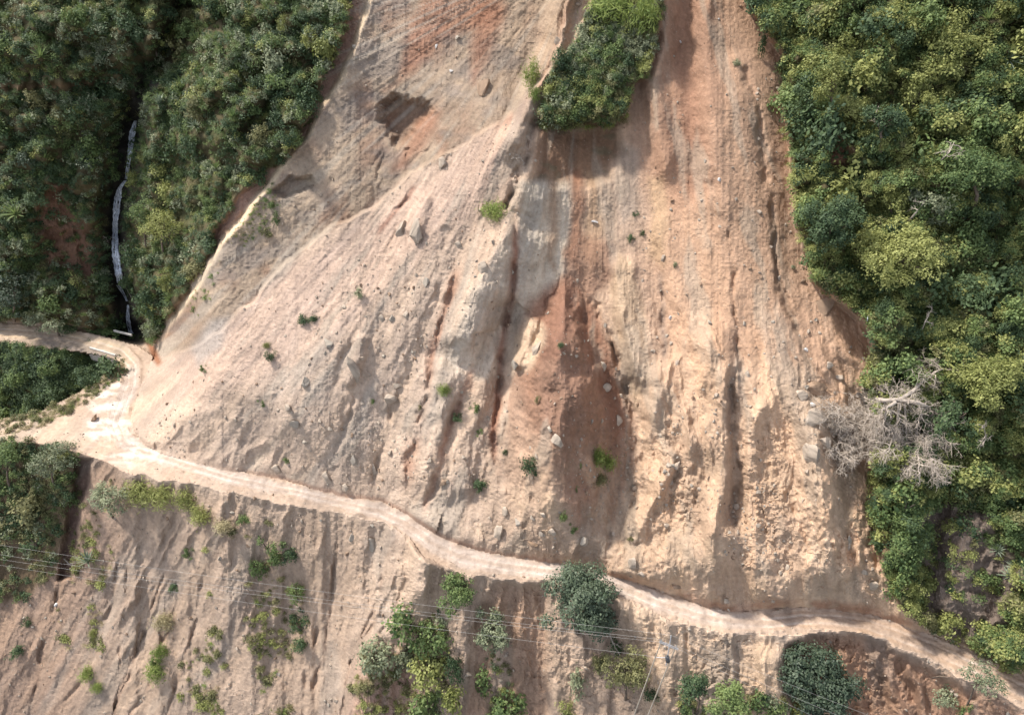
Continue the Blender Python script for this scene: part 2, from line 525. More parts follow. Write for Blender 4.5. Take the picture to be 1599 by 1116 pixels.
# ------- medium and fine relief
slide = np.clip(1 - M_left - M_right - M_block - M_gully, 0, 1)
low = (V > vlip[None, :]).astype(np.float32)
up = np.clip(1 - low - bench - M_gully, 0, 1).astype(np.float32)
va = np.where(U < 930, -100.0, -900.0)
PHI = (U - 930) / np.maximum(V - va, 60) * (550 - va)
slo = poly_fn([(-240, -.5), (200, -.52), (330, -.42), (480, -.12), (560, -.12), (610, -.32), (700, -.2), (850, 0), (1000, .05), (1200, .08), (1300, .2), (1840, .3)])
PHL = U - slo(U) * (V - 900)
PX = np.where(low > 0, PHL, PHI)
wx = fbm(U / 60, V / 60, 4, 3)
PXw = PX + 9 * wx
scarp0 = polymask(CREST[1:] + TALUS[::-1], 12, 4)
# how ribbed each area is
ribs = (0.12 + 0.9 * sstep(560, 720, U) * sstep(330, 620, V) + 0.5 * sstep(980, 1080, U) * sstep(480, 640, V)) * up + 0.42 * low
ribs = ribs * (1 - 0.85 * scarp0) * (1 - 0.45 * M_cone) * (1 - 0.6 * sstep(980, 1060, U) * sstep(520, 380, V) * up) * (1 - 0.5 * polymask([(250, 560), (560, 330), (700, 250), (640, 480), (480, 660), (330, 640)], 60, 0))
w2 = fbm(U / 28, V / 34, 13, 3)
PXr = PXw + 7 * w2
Hh += slide * ribs * (1.3 * ridged(PXr / 88, V / 240, 5, 2) + 0.72 * ridged(PXr / 36, V / 120, 8, 2) * sstep(-0.3, 0.4, fbm(U / 70, V / 70, 2, 2)) + 0.20 * ridged(PXr / 13, V / 60, 9, 2))
PS = np.where(low > 0, PHL, PHI) + 3 * wx + 2.5 * w2
Hh += slide * (0.10 * fbm(PS / 7, V / 42, 10, 3) + 0.10 * fbm(PS / 17, V / 90, 14, 2)) * (1 - 0.5 * scarp0) * (1 - 0.6 * sstep(980, 1060, U) * sstep(560, 420, V) * up)
Hh += low * slide * (0.62 * ridged((PHL + 12 * w2) / 40, V / 330, 3, 2) + 0.26 * ridged((PHL + 6 * w2) / 13, V / 200, 6, 2) * sstep(-0.3, 0.35, fbm(U / 80, V / 90, 7, 2))) * (0.45 + 0.7 * sstep(-0.3, 0.4, fbm(U / 110, V / 120, 10, 2)))
rough = slide * (0.12 + 0.6 * sstep(560, 800, V) * sstep(900, 1040, U) + 0.2 * low + 0.35 * sstep(560, 760, V) * sstep(480, 640, U))
pat = sstep(-0.25, 0.45, fbm(U / 80, V / 100, 3, 3))
Hh += rough * (0.35 * fbm(U / 40, V / 60, 6, 3) + pat * (0.32 * ridged(U / 13 + 0.8 * wx, V / 19, 7, 3) + 0.26 * fbm(U / 6, V / 7, 12, 2)))
Hh += slide * (0.06 * fbm(U / 7, V / 10, 1, 3) + 0.06 * vnoise(U / 2.9, V / 3.3, 2))
clod = cells((U + 6 * w2) / 12, (V + 5 * wx) / 10, 3) * 0.6 + cells((U + 3 * w2) / 6, (V + 4 * wx) / 5.5, 7) * 0.4
Hh += np.maximum(rough, 0.7 * M_cone * sstep(-20, 20, cx)) * 0.32 * clod * sstep(-0.15, 0.4, fbm(U / 60, V / 80, 8, 3))
lump = worley(U / 9 + 2.5 * wx, V / 10 + 2 * vnoise(U / 50, V / 50, 3), 2)
Hh += rough * 0.22 * sstep(0.4, 0.1, lump) * sstep(0.1, 0.5, fbm(U / 34, V / 50, 9, 3))
scarp = polymask(CREST[1:] + TALUS[::-1], 8, 4)
SA = 0.8 * U + 0.6 * V + 6 * w2; SB = 0.8 * V - 0.6 * U + 6 * wx
Hh += scarp * (0.8 * fbm(SA / 80, SB / 90, 2, 4) + 0.07 * ridged(SA / 19, SB / 30, 12, 3) + 0.10 * fbm(SB / 7, SA / 6, 4, 3))
# vegetated hills: hummocks
hum = worley(U / 62 + 0.8 * wx, V / 52, 4); hum2 = worley(U / 22, V / 20 + 0.6 * wx, 6)
vegm = np.clip(M_left + M_right, 0, 1)
cliff0 = polymask([(1445, 775), (1540, 790), (1590, 890), (1560, 990), (1490, 1005), (1428, 960), (1440, 880)], 18, 14)
cliff0 = np.clip(cliff0 + polymask([(58, 305), (98, 295), (140, 380), (150, 430), (110, 425), (72, 420)], 14, 14) + polymask([(1284, 205), (1312, 195), (1330, 240), (1318, 275), (1292, 262)], 8, 8) + polymask([(1366, 785), (1400, 785), (1400, 855), (1374, 865)], 8, 8), 0, 1)
Hh += cliff0 * vegm * (1.1 * ridged(U / 26, V / 34, 3, 4) + 0.3 * fbm(U / 7, V / 8, 2, 2))
Hh += vegm * (1 - 0.9 * cliff0) * (4.4 * sstep(0.8, 0.1, hum) + 1.0 * sstep(0.7, 0.1, hum2) + 1.6 * fbm(U / 120, V / 120, 5, 3))
Hh += M_block * (0.9 * sstep(0.7, 0.1, hum2))
Hh += M_gully * 1.5 * fbm(U / 30, V / 30, 8, 3)

# the bench stays nearly level, with ruts and spoil along its edges
flat = bench.copy()


fsoft = sstep(0.0, 0.75, boxblur(flat.astype(float), 4))
fsoft = np.maximum(fsoft, flat)
Hh = np.where(gm, Hh, Hh * (1 - fsoft))
Hh = np.where((up > 0.5) & (U > 240), Hh * (0.45 + 0.55 * sstep(0, 16, rise)), Hh)
rutn = 0.05 * fbm(U / 12, V / 5, 3, 3) + 0.03 * vnoise(U / 4, V / 3, 5)
Hh += flat * rutn
bm_ = polymask([(256, 566), (262, 500), (300, 420), (440, 400), (440, 600), (300, 640), (262, 620)], 14, 0) * (1 - bench)
T = T * (1 - bm_) + boxblur(boxblur(T, 9), 9) * bm_
T = T - Hh / DLEN
PX3 = T * DX; PY3 = T * DY; PZ3 = CAMZ + T * DZ


def at(u, v):
    """the point of the finished ground that shows at photo pixel (u, v)"""
    x = (u - UL[0]) / STEP; y = (v - VL[0]) / STEP
    j = int(min(max(x, 0), NU - 2)); i = int(min(max(y, 0), NV - 2))
    fx = x - j; fy = y - i
    r = []
    for A in (PX3, PY3, PZ3):
        r.append((A[i, j] * (1 - fx) + A[i, j + 1] * fx) * (1 - fy) + (A[i + 1, j] * (1 - fx) + A[i + 1, j + 1] * fx) * fy)
    return Vector(r)


def mpp(u, v):
    """metres per photo pixel at that point"""
    p = at(u, v)
    return (p.y * CP + (CAMZ - p.z) * SP) / FPX


def normal_at(u, v, d=6):
    a = at(u + d, v) - at(u - d, v); b = at(u, v - d) - at(u, v + d)
    n = a.cross(b).normalized()
    return n

# ------------------------------------------------------------------ soil colours (albedo)
def C(r, g, b, sat=0.84):
    c = lin(r, g, b); y = float(c @ np.array([0.2126, 0.7152, 0.0722]))
    return (y + (c - y) * sat)[None, None, :]


alb = np.zeros(U.shape + (3,))
n1 = fbm(U / 150, V / 150, 7, 4)[..., None]; n2 = (fbm(PXw / 26, V / 170, 10, 4) * (1 - 0.6 * sstep(980, 1060, U) * sstep(520, 380, V)))[..., None]; n3 = fbm(U / 18, V / 18, 3, 4)[..., None]
n4 = fbm(PS / 7, V / 60, 12, 4)[..., None]


def paint(mask, col, amt=1.0):
    global alb
    m = np.clip(mask * amt, 0, 1)
    m = m[..., None] if m.ndim == 2 else m
    alb = alb * (1 - m) + col * m


tan_ = C(192, 170, 152); tan2 = C(178, 145, 122); red = C(140, 98, 80); orange = C(188, 156, 132); grey = C(170, 160, 148)
pale = C(204, 186, 168); brown = C(140, 104, 84); dgrey = C(128, 120, 116)
alb[:] = tan_
M = lambda pts, f=25, w=14: polymask(pts, f, w, 3, 60)
# upper right: orange brown
paint(M([(1040, -200), (1240, -200), (1250, 300), (1300, 470), (1370, 520), (1360, 640), (1200, 600), (1060, 620), (1000, 420), (1000, 200)], 60, 20), orange, 0.9)
paint(M([(990, -200), (1120, -200), (1130, 120), (1110, 300), (1050, 330), (1000, 250), (1000, 120)], 30), red, 0.35)
paint(M([(1000, 560), (1380, 620), (1390, 960), (1000, 920), (940, 880), (980, 760)], 50), C(208, 180, 155), 0.8)
# talus pink cover on the left
paint(M([(880, 20), (860, 110), (700, 245), (420, 440), (260, 565), (300, 640), (470, 560), (640, 420), (760, 320), (830, 200), (870, 120)], 30), C(194, 168, 152), 0.8)
paint(M([(900, -60), (880, 40), (850, 110), (800, 170), (780, 200), (830, 190), (850, 120), (890, 40)], 16), red, 0.75)
# scarp: grey brown rock
paint(scarp, C(164, 146, 127), 0.92)
paint(scarp * sstep(0.0, 0.6, fbm(U / 45, V / 70, 8, 3)), C(150, 118, 98), 0.7)
paint(scarp * sstep(0.05, 0.5, fbm(U / 60, V / 30, 13, 3)), dgrey, 0.6)
paint(mc, C(120, 86, 66), 0.6)
for pts in ([(660, 0), (640, 40), (620, 130), (600, 145), (640, 120), (690, 60), (760, 40), (800, -20)],
            [(640, 205), (672, 170), (685, 175), (660, 230), (630, 265), (610, 268)], [(740, 0), (790, 10), (760, 90), (740, 130), (735, 60)]):
    paint(M(pts, 12, 8), C(164, 116, 90), 0.7)
# strip outside the crest
paint(polymask([(578, -100), (560, 50), (530, 130), (480, 215), (440, 260), (385, 330), (345, 380), (300, 440), (330, 370), (385, 285), (440, 240), (482, 185), (512, 108), (545, 0), (560, -100)], 6, 6),
      C(150, 118, 104), 0.9)
s_, d_, sd_, al_ = seg_dist(CREST, 30, 4)
mm = np.zeros(U.shape); mm[s_] = np.exp(-(d_ / 4.5) ** 2) * taper(al_, .05, .1)
paint(mm, C(222, 200, 168), 0.95)  # pale line paints the sunlit edge of the crest
# grey wall and slabs below the block
paint(M([(808, 285), (884, 285), (886, 400), (872, 450), (830, 500), (800, 560), (790, 470), (800, 380)], 9, 14), C(192, 186, 176), 0.9)
paint(M([(800, 345), (768, 402), (728, 468), (712, 520), (700, 565), (720, 600), (775, 590), (790, 500), (804, 420)], 8, 6), C(206, 192, 176), 0.85)
paint(M([(965, 395), (990, 410), (1010, 500), (1015, 590), (990, 640), (965, 540), (955, 450)], 8, 6), C(202, 178, 150), 0.8)
paint(M([(958, 215), (1000, 235), (995, 330), (970, 350), (958, 300)], 8, 6), C(172, 158, 146), 0.8)
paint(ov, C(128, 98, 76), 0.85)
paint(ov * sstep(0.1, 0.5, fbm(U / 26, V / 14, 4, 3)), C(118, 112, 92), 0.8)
for i, (x0, x1) in enumerate(((886, 905), (912, 935), (944, 958), (1015, 1040), (850, 862))):
    paint(M([(x0, 270), (x1, 270), (x1 + 4, 370), (x1, 420), (x0, 400)], 9, 12), C(*[(150, 108, 84), (168, 142, 116), (166, 152, 138), (186, 160, 130), (160, 134, 112)][i]), 0.75)
# red tongue
paint(M_cone * (0.75 + 0.25 * sstep(-0.3, 0.3, fbm(PXr / 30, V / 120, 9, 3))), C(150, 116, 98), 0.66)
paint(M([(895, 360), (955, 385), (962, 430), (930, 460), (945, 505), (970, 575), (985, 650), (985, 740), (950, 830), (900, 830), (870, 740), (820, 640), (800, 570),
         (800, 520), (842, 455), (880, 420)], 12, 10), C(148, 114, 96), 0.7)
paint(M([(842, 450), (880, 430), (905, 450), (895, 520), (870, 560), (835, 560), (800, 540)], 12, 8), C(146, 106, 88), 0.6)
paint(M([(900, 470), (925, 470), (960, 580), (975, 660), (960, 700), (930, 600), (905, 540)], 10, 8), C(128, 90, 74), 0.65)
paint(M([(818, 492), (846, 500), (852, 540), (836, 566), (806, 584), (796, 560), (806, 520)], 7, 12), C(206, 186, 164), 0.85)      # pale outcrop beside the cone
# rill bottoms
for pts, w, c, a in (
    ([(802, 335), (803, 420), (790, 500), (781, 600), (770, 680), (776, 750)], 7, C(150, 98, 76), 0.8),
    ([(655, 285), (620, 328), (585, 372)], 4, C(150, 98, 78), 0.6),
    ([(720, 400), (700, 470), (680, 540), (668, 610), (645, 690), (630, 780)], 9, C(168, 122, 98), 0.7),
    ([(745, 560), (715, 640), (690, 700), (676, 770), (662, 815)], 7, C(164, 120, 98), 0.7),
    ([(1075, -60), (1070, 80), (1078, 200), (1090, 330)], 16, C(146, 104, 86), 0.35),
    ([(1160, 560), (1144, 610), (1140, 660), (1150, 722), (1146, 800), (1160, 880), (1166, 935)], 8, dgrey, 0.5),
    ([(1205, 330), (1215, 430), (1235, 490), (1256, 550), (1280, 600)], 4, C(150, 136, 122), 0.6),
    ([(1030, 420), (1034, 520), (1042, 570)], 5, dgrey, 0.5),
):
    s_, d_, sd_, al_ = seg_dist(pts, w * 3 + 10, 6)
    mm = np.zeros(U.shape); mm[s_] = np.exp(-(d_ / w) ** 2) * taper(al_)
    paint(mm, c, a)
paint(M([(1310, 640), (1335, 660), (1330, 760), (1318, 840), (1305, 800), (1300, 700)], 10, 6), C(122, 106, 100), 0.6)
# crumbled pale stone on the toe
paint(slide * up * sstep(640, 800, V) * sstep(0.05, 0.5, fbm(U / 40, V / 55, 14, 4)), C(204, 182, 158), 0.5)
paint(slide * up * sstep(0.1, 0.45, fbm(PXw / 30, V / 120, 1, 4)), grey, 0.6)
# lower slope
paint(low, C(172, 150, 132), 0.85)
paint(low * M([(-300, 700), (200, 700), (180, 900), (120, 1116), (60, 1300), (-300, 1300)], 50), C(154, 128, 110), 0.8)
paint(low * M([(560, 840), (660, 860), (690, 900), (620, 1010), (580, 1080), (555, 980)], 20), C(196, 172, 152), 0.7)
paint(low * M([(960, 930), (1220, 995), (1230, 1120), (1230, 1300), (1010, 1300), (990, 1040)], 25), C(198, 172, 146), 0.75)
paint(al, C(168, 132, 108), 0.9)
paint(low * M([(1480, 1060), (1620, 1110), (1900, 1240), (1900, 1300), (1460, 1300)], 20), C(168, 130, 106), 0.8)
paint(mp, C(160, 130, 110), 0.7)
paint(low * M([(560, 1040), (640, 1020), (660, 1116), (640, 1300), (520, 1300)], 20), C(176, 136, 120), 0.6)
paint(sh, C(96, 74, 68), 0.8)
paint(low * sstep(0.15, 0.55, fbm(PHL / 40, V / 140, 6, 4)), C(160, 150, 140), 0.45)
# spoil thrown over the outer edge
lipm = np.exp(-np.clip(V - vlip[None, :], 0, 99) / 9.0) * low
paint(lipm * sstep(150, 260, U), C(206, 184, 166), 0.6)
# darker brown along the beds of the lower rills
for pts, w, dp in LOWR:
    s_, d_, sd_, al_ = seg_dist(pts, 24, 5)
    mm = np.zeros(U.shape); mm[s_] = np.exp(-(d_ / (w * 0.9)) ** 2) * taper(al_) * sstep(-0.3, 0.3, fbm(U[s_] / 22 + w, V[s_] / 30, 11, 3))
    paint(mm, C(120, 92, 76), 0.4)
# earth in the toe cut on the right
cutm = sstep(20, 6, rise) * (rise > -4) * sstep(1000, 1120, U) * sstep(1470, 1380, U)
paint(cutm * sstep(-0.35, 0.3, fbm(U / 40, V / 16, 5, 3)), C(150, 110, 90), 0.7)
cutl = sstep(9, 3, rise) * (rise > -3) * sstep(300, 420, U) * sstep(1010, 980, U)
paint(cutl, C(150, 110, 90), 0.5)
# wetted wall beside the bridge
paint(M([(228, 535), (240, 540), (252, 566), (246, 572), (236, 560)], 4, 2), C(150, 88, 44), 0.8)
paint(M([(300, 545), (330, 500), (362, 495), (345, 540), (310, 570)], 8, 6), C(176, 168, 162), 0.7)
# hill soil under the plants
vg = np.clip(M_left + M_right + M_gully + M_block, 0, 1)
paint(vg, C(92, 84, 58), 1.0)
paint(vg * sstep(0.0, 0.5, fbm(U / 50, V / 50, 11, 4)), C(70, 78, 44), 0.8)
paint(M_left * M([(55, 300), (100, 290), (150, 380), (160, 440), (110, 430), (70, 420)], 14, 12), C(122, 90, 74), 0.9)
cliffm = M([(1445, 775), (1540, 790), (1590, 890), (1560, 990), (1490, 1005), (1428, 960), (1440, 880)], 16, 14)
paint(M_right * cliffm, C(134, 120, 114), 0.85)
paint(M_right * M([(1282, 205), (1312, 195), (1330, 240), (1318, 275), (1292, 262)], 8, 8), C(150, 110, 88), 0.9)
paint(M_right * M([(1370, 790), (1398, 790), (1396, 850), (1376, 860)], 8, 8), C(166, 136, 114), 0.9)
paint(M_lowleft, C(96, 82, 58), 0.85)
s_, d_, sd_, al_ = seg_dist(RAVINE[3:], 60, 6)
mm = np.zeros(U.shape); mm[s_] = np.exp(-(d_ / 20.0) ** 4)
paint(mm * M_left, C(62, 60, 58), 0.92)                  # wet rock; the near-black colour also paints in the ravine's shade
ledge = np.exp(-((V - np.interp(U, [-240, 60, 140, 190], [136, 138, 132, 126])) / 6.0) ** 2) * sstep(200, 170, U)
paint(M_left * ledge, C(150, 122, 92), 0.7)
# bench: bleached driving line, verge, turning place
paint(bench, C(178, 156, 138), 1.0)
paint(bench * sstep(240, 200, U) * sstep(545, 535, V), C(168, 150, 132), 0.8)
paint(bench * M([(-300, 650), (0, 655), (110, 655), (150, 690), (100, 705), (-300, 690)], 8, 6), C(186, 166, 146), 0.8)
ROADC = [(-400, 509), (-240, 513), (0, 517), (60, 522), (110, 530), (150, 538), (186, 550), (206, 570), (204, 600), (190, 632), (180, 660), (190, 688), (230, 708), (300, 728),
         (350, 744), (400, 755), (450, 765), (500, 777), (540, 786), (590, 797), (630, 815), (670, 845), (720, 870), (780, 882), (840, 889), (900, 897), (950, 910),
         (1000, 930), (1050, 948), (1100, 963), (1150, 970), (1200, 972), (1250, 966), (1300, 967), (1350, 974), (1400, 990), (1450, 1010), (1500, 1032), (1550, 1055), (1599, 1078), (1840, 1195), (2001, 1272)]
s_, d_, sd_, al_ = seg_dist(ROADC, 60, 1.5, 3, 30)
dr = np.full(U.shape, 99.0); dr[s_] = d_; sdr = np.zeros(U.shape); sdr[s_] = sd_ * d_
hw = np.interp(U, [-240, 100, 200, 300, 500, 640, 720, 900, 1100, 1300, 1450, 1599, 1840], [8, 9, 12, 10, 9, 13, 14, 12, 12, 14, 15, 17, 22])
M_road = bench * sstep(hw + 3.5, hw - 3.5, dr + 3.5 * fbm(U / 16, V / 12, 6, 3))
paint(M_road, C(184, 168, 157), 0.95)
paint(M_road * sstep(230, 190, U) * sstep(600, 555, V), C(186, 164, 134), 0.8)
paint(M_road * sstep(1120, 1250, U), C(172, 144, 120), 0.85)
for off_ in (-0.42, 0.42):
    paint(M_road * np.exp(-((sdr / hw - off_) / 0.16) ** 2) * (0.6 + 0.6 * fbm(U / 40, V / 40, 5, 2)), C(216, 202, 192), 0.7)
paint(M_road * sstep(0.0, 0.4, fbm(U / 30, V / 9, 9, 4)), C(164, 144, 130), 0.55)
paint(M_road * np.exp(-((sdr / hw) / 0.2) ** 2), C(168, 148, 132), 0.55)
wash = M([(150, 600), (205, 575), (196, 640), (214, 690), (260, 712), (200, 722), (150, 712), (132, 690), (140, 650)], 14, 8) * bench
paint(wash * sstep(0.1, 0.8, fbm(U / 26, V / 9, 6, 4) + 0.4), C(226, 216, 208), 0.7)
paint(wash * sstep(0.55, 0.8, ridged(U / 16 + 8, V / 9, 3, 3)), C(150, 136, 128), 0.5)
# wheel ruts, a crown between them and spoil pushed to both edges
rut = np.exp(-((np.abs(sdr / hw) - 0.42) / 0.14) ** 2) * M_road
berm = bench * np.exp(-((dr - hw - 2.5) / 3.0) ** 2) * np.clip(0.35 + 1.2 * fbm(U / 14, V / 12, 9, 3), 0, 2)
PZ3 += -0.09 * rut + 0.30 * berm + 0.05 * M_road * fbm(U / 7, V / 4, 4, 3)
# pavement remains left of the bridge
pave = bench * M([(60, 520), (140, 540), (172, 552), (160, 560), (110, 546), (60, 536)], 3, 2)
paint(pave, C(140, 130, 122), 0.7)
# grain
alb *= (1 + 0.16 * n1 + 0.16 * n2 * slide[..., None] + 0.14 * n3 + 0.20 * n4 * (slide * (1 - 0.55 * sstep(960, 1060, U) * sstep(560, 420, V)))[..., None])
alb *= 1 + np.stack([0.03 * n2[..., 0], 0 * n2[..., 0], -0.05 * n2[..., 0]], -1)
alb *= np.array([0.885, 0.835, 0.775])[None, None, :]
brw = (np.clip(sstep(640, 860, U), 0, 1) * up * slide * (1 - bench))[..., None]      # browner subsoil right of the fan
alb *= 1 - brw * np.array([0.05, 0.10, 0.15])[None, None, :]
alb = np.clip(alb, 0.015, 0.86)

# ------------------------------------------------------------------ ground materials
def ground_mat(name, rough=0.95, bump=0.35, stone=0.35):
    m = bpy.data.materials.new(name)
    m.use_nodes = True
    nt = m.node_tree; N = nt.nodes; L = nt.links
    b = N['Principled BSDF']
    b.inputs['Roughness'].default_value = rough
    b.inputs['Specular IOR Level'].default_value = 0.15
    at_ = N.new('ShaderNodeAttribute'); at_.attribute_name = 'soil'
    tc = N.new('ShaderNodeTexCoord')
    nz = N.new('ShaderNodeTexNoise'); nz.inputs['Scale'].default_value = 1.6; nz.inputs['Detail'].default_value = 9; nz.inputs['Roughness'].default_value = 0.72
    L.new(tc.outputs['Object'], nz.inputs['Vector'])
    rp = N.new('ShaderNodeMapRange'); rp.inputs['From Min'].default_value = 0.3; rp.inputs['From Max'].default_value = 0.7
    rp.inputs['To Min'].default_value = 0.78; rp.inputs['To Max'].default_value = 1.2
    L.new(nz.outputs['Fac'], rp.inputs['Value'])
    mx = N.new('ShaderNodeMix'); mx.data_type = 'RGBA'; mx.blend_type = 'MULTIPLY'; mx.inputs['Factor'].default_value = 1.0
    L.new(at_.outputs['Color'], mx.inputs[6]); L.new(rp.outputs['Result'], mx.inputs[7])
    # small bright and dark stones
    vo = N.new('ShaderNodeTexVoronoi'); vo.inputs['Scale'].default_value = 2.6
    L.new(tc.outputs['Object'], vo.inputs['Vector'])
    sp = N.new('ShaderNodeMapRange'); sp.inputs['From Min'].default_value = 0.08; sp.inputs['From Max'].default_value = 0.2
    sp.inputs['To Min'].default_value = 1.0; sp.inputs['To Max'].default_value = 0.0
    L.new(vo.outputs['Distance'], sp.inputs['Value'])
    sel = N.new('ShaderNodeMath'); sel.operation = 'GREATER_THAN'; sel.inputs[1].default_value = 0.80
    sepc = N.new('ShaderNodeSeparateColor'); L.new(vo.outputs['Color'], sepc.inputs['Color']); L.new(sepc.outputs['Red'], sel.inputs[0])
    mul = N.new('ShaderNodeMath'); mul.operation = 'MULTIPLY'; L.new(sp.outputs['Result'], mul.inputs[0]); L.new(sel.outputs['Value'], mul.inputs[1])
    mul2 = N.new('ShaderNodeMath'); mul2.operation = 'MULTIPLY'; mul2.inputs[1].default_value = stone; L.new(mul.outputs['Value'], mul2.inputs[0])
    mx2 = N.new('ShaderNodeMix'); mx2.data_type = 'RGBA'; L.new(mul2.outputs['Value'], mx2.inputs['Factor'])
    L.new(mx.outputs[2], mx2.inputs[6]); mx2.inputs[7].default_value = (0.62, 0.55, 0.47, 1)
    L.new(mx2.outputs[2], b.inputs['Base Color'])
    nz2 = N.new('ShaderNodeTexNoise'); nz2.inputs['Scale'].default_value = 3.4; nz2.inputs['Detail'].default_value = 6; nz2.inputs['Roughness'].default_value = 0.85
    L.new(tc.outputs['Object'], nz2.inputs['Vector'])
    ad = N.new('ShaderNodeMath'); ad.operation = 'ADD'; L.new(nz2.outputs['Fac'], ad.inputs[0]); L.new(mul.outputs['Value'], ad.inputs[1])
    bp = N.new('ShaderNodeBump'); bp.inputs['Strength'].default_value = bump; bp.inputs['Distance'].default_value = 0.5
    L.new(ad.outputs['Value'], bp.inputs['Height']); L.new(bp.outputs['Normal'], b.inputs['Normal'])
    return m


MAT_SOIL = ground_mat('loose_soil', 0.95, 0.55, 0.45)
MAT_HILL = ground_mat('hill_soil', 0.95, 0.5, 0.2)
MAT_ROAD = ground_mat('dirt_road', 0.9, 0.12, 0.15)

# ------------------------------------------------------------------ ground objects: one grid, cut into the pieces of the setting
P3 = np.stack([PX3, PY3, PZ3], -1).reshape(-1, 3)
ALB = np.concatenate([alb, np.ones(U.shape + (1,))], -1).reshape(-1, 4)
idx = np.arange(NU * NV).reshape(NV, NU)
quads = np.stack([idx[:-1, :-1], idx[1:, :-1], idx[1:, 1:], idx[:-1, 1:]], -1)
reg = np.zeros((NV, NU), int)
reg[low > 0.5] = 1
reg[(bench > 0.5)] = 4
reg[(M_left > 0.5)] = 2
reg[(M_right > 0.5) & (low < .5) & (bench < .5)] = 3
reg[M_gully > 0.5] = 5
reg[(M_road > 0.5)] = 6
freg = reg[:-1, :-1]
GROUND = {}
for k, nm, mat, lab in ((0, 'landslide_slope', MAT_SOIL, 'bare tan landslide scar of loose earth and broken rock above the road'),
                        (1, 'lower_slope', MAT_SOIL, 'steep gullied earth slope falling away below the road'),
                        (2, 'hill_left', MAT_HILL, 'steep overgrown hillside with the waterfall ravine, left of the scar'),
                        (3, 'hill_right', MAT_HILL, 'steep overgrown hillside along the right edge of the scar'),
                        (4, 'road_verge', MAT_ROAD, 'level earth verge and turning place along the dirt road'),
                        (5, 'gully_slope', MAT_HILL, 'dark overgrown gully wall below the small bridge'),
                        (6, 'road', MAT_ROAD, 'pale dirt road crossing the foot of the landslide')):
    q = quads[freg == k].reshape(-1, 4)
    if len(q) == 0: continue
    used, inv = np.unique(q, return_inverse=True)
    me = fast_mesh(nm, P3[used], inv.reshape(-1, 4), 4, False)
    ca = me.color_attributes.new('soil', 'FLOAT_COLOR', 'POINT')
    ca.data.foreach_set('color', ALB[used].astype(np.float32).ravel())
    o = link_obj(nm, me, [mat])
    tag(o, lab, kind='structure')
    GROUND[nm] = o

# ------------------------------------------------------------------ plant materials
def leaf_mat(name, dark, light, transl=0.28, rough=0.6):
    m = bpy.data.materials.new(name)
    m.use_nodes = True
    nt = m.node_tree; N = nt.nodes; L = nt.links
    b = N['Principled BSDF']; out = N['Material Output']
    b.inputs['Roughness'].default_value = rough
    b.inputs['Specular IOR Level'].default_value = 0.25
    a = N.new('ShaderNodeAttribute'); a.attribute_name = 'tint'
    oi = N.new('ShaderNodeObjectInfo')
    ad = N.new('ShaderNodeMath'); ad.operation = 'MULTIPLY_ADD'
    L.new(oi.outputs['Random'], ad.inputs[0]); ad.inputs[1].default_value = 0.5
    sb = N.new('ShaderNodeMath'); sb.operation = 'SUBTRACT'; L.new(a.outputs['Fac'], sb.inputs[0]); sb.inputs[1].default_value = 0.25
    L.new(sb.outputs['Value'], ad.inputs[2])
    r = N.new('ShaderNodeMix'); r.data_type = 'RGBA'
    r.inputs[6].default_value = tuple(dark) + (1,); r.inputs[7].default_value = tuple(light) + (1,)
    L.new(ad.outputs['Value'], r.inputs['Factor'])
    L.new(r.outputs[2], b.inputs['Base Color'])
    t = N.new('ShaderNodeBsdfTranslucent'); L.new(r.outputs[2], t.inputs['Color'])
    mx = N.new('ShaderNodeMixShader'); mx.inputs['Fac'].default_value = transl
    L.new(b.outputs['BSDF'], mx.inputs[1]); L.new(t.outputs['BSDF'], mx.inputs[2]); L.new(mx.outputs['Shader'], out.inputs['Surface'])
    return m


def plain_mat(name, col, rough=0.8, noise=0.25, scale=4.0, metal=0.0, col2=None):
    m = bpy.data.materials.new(name)
    m.use_nodes = True
    nt = m.node_tree; N = nt.nodes; L = nt.links
    b = N['Principled BSDF']
    b.inputs['Roughness'].default_value = rough
    b.inputs['Metallic'].default_value = metal
    b.inputs['Specular IOR Level'].default_value = 0.25
    tc = N.new('ShaderNodeTexCoord'); nz = N.new('ShaderNodeTexNoise')
    nz.inputs['Scale'].default_value = scale; nz.inputs['Detail'].default_value = 6
    oi = N.new('ShaderNodeObjectInfo')
    va = N.new('ShaderNodeVectorMath'); va.operation = 'ADD'
    L.new(tc.outputs['Object'], va.inputs[0]); L.new(oi.outputs['Random'], va.inputs[1])
    L.new(va.outputs['Vector'], nz.inputs['Vector'])
    r = N.new('ShaderNodeMix'); r.data_type = 'RGBA'
    c = np.array(col); c2 = np.array(col2) if col2 is not None else c * (1 + noise)
    r.inputs[6].default_value = tuple(c * (1 - noise)) + (1,); r.inputs[7].default_value = tuple(np.clip(c2, 0, .9)) + (1,)
    mr = N.new('ShaderNodeMapRange'); mr.inputs['From Min'].default_value = 0.3; mr.inputs['From Max'].default_value = 0.7
    L.new(nz.outputs['Fac'], mr.inputs['Value'])
    L.new(mr.outputs['Result'], r.inputs['Factor']); L.new(r.outputs[2], b.inputs['Base Color'])
    bp = N.new('ShaderNodeBump'); bp.inputs['Strength'].default_value = 0.4; bp.inputs['Distance'].default_value = 0.15
    L.new(nz.outputs['Fac'], bp.inputs['Height']); L.new(bp.outputs['Normal'], b.inputs['Normal'])
    return m


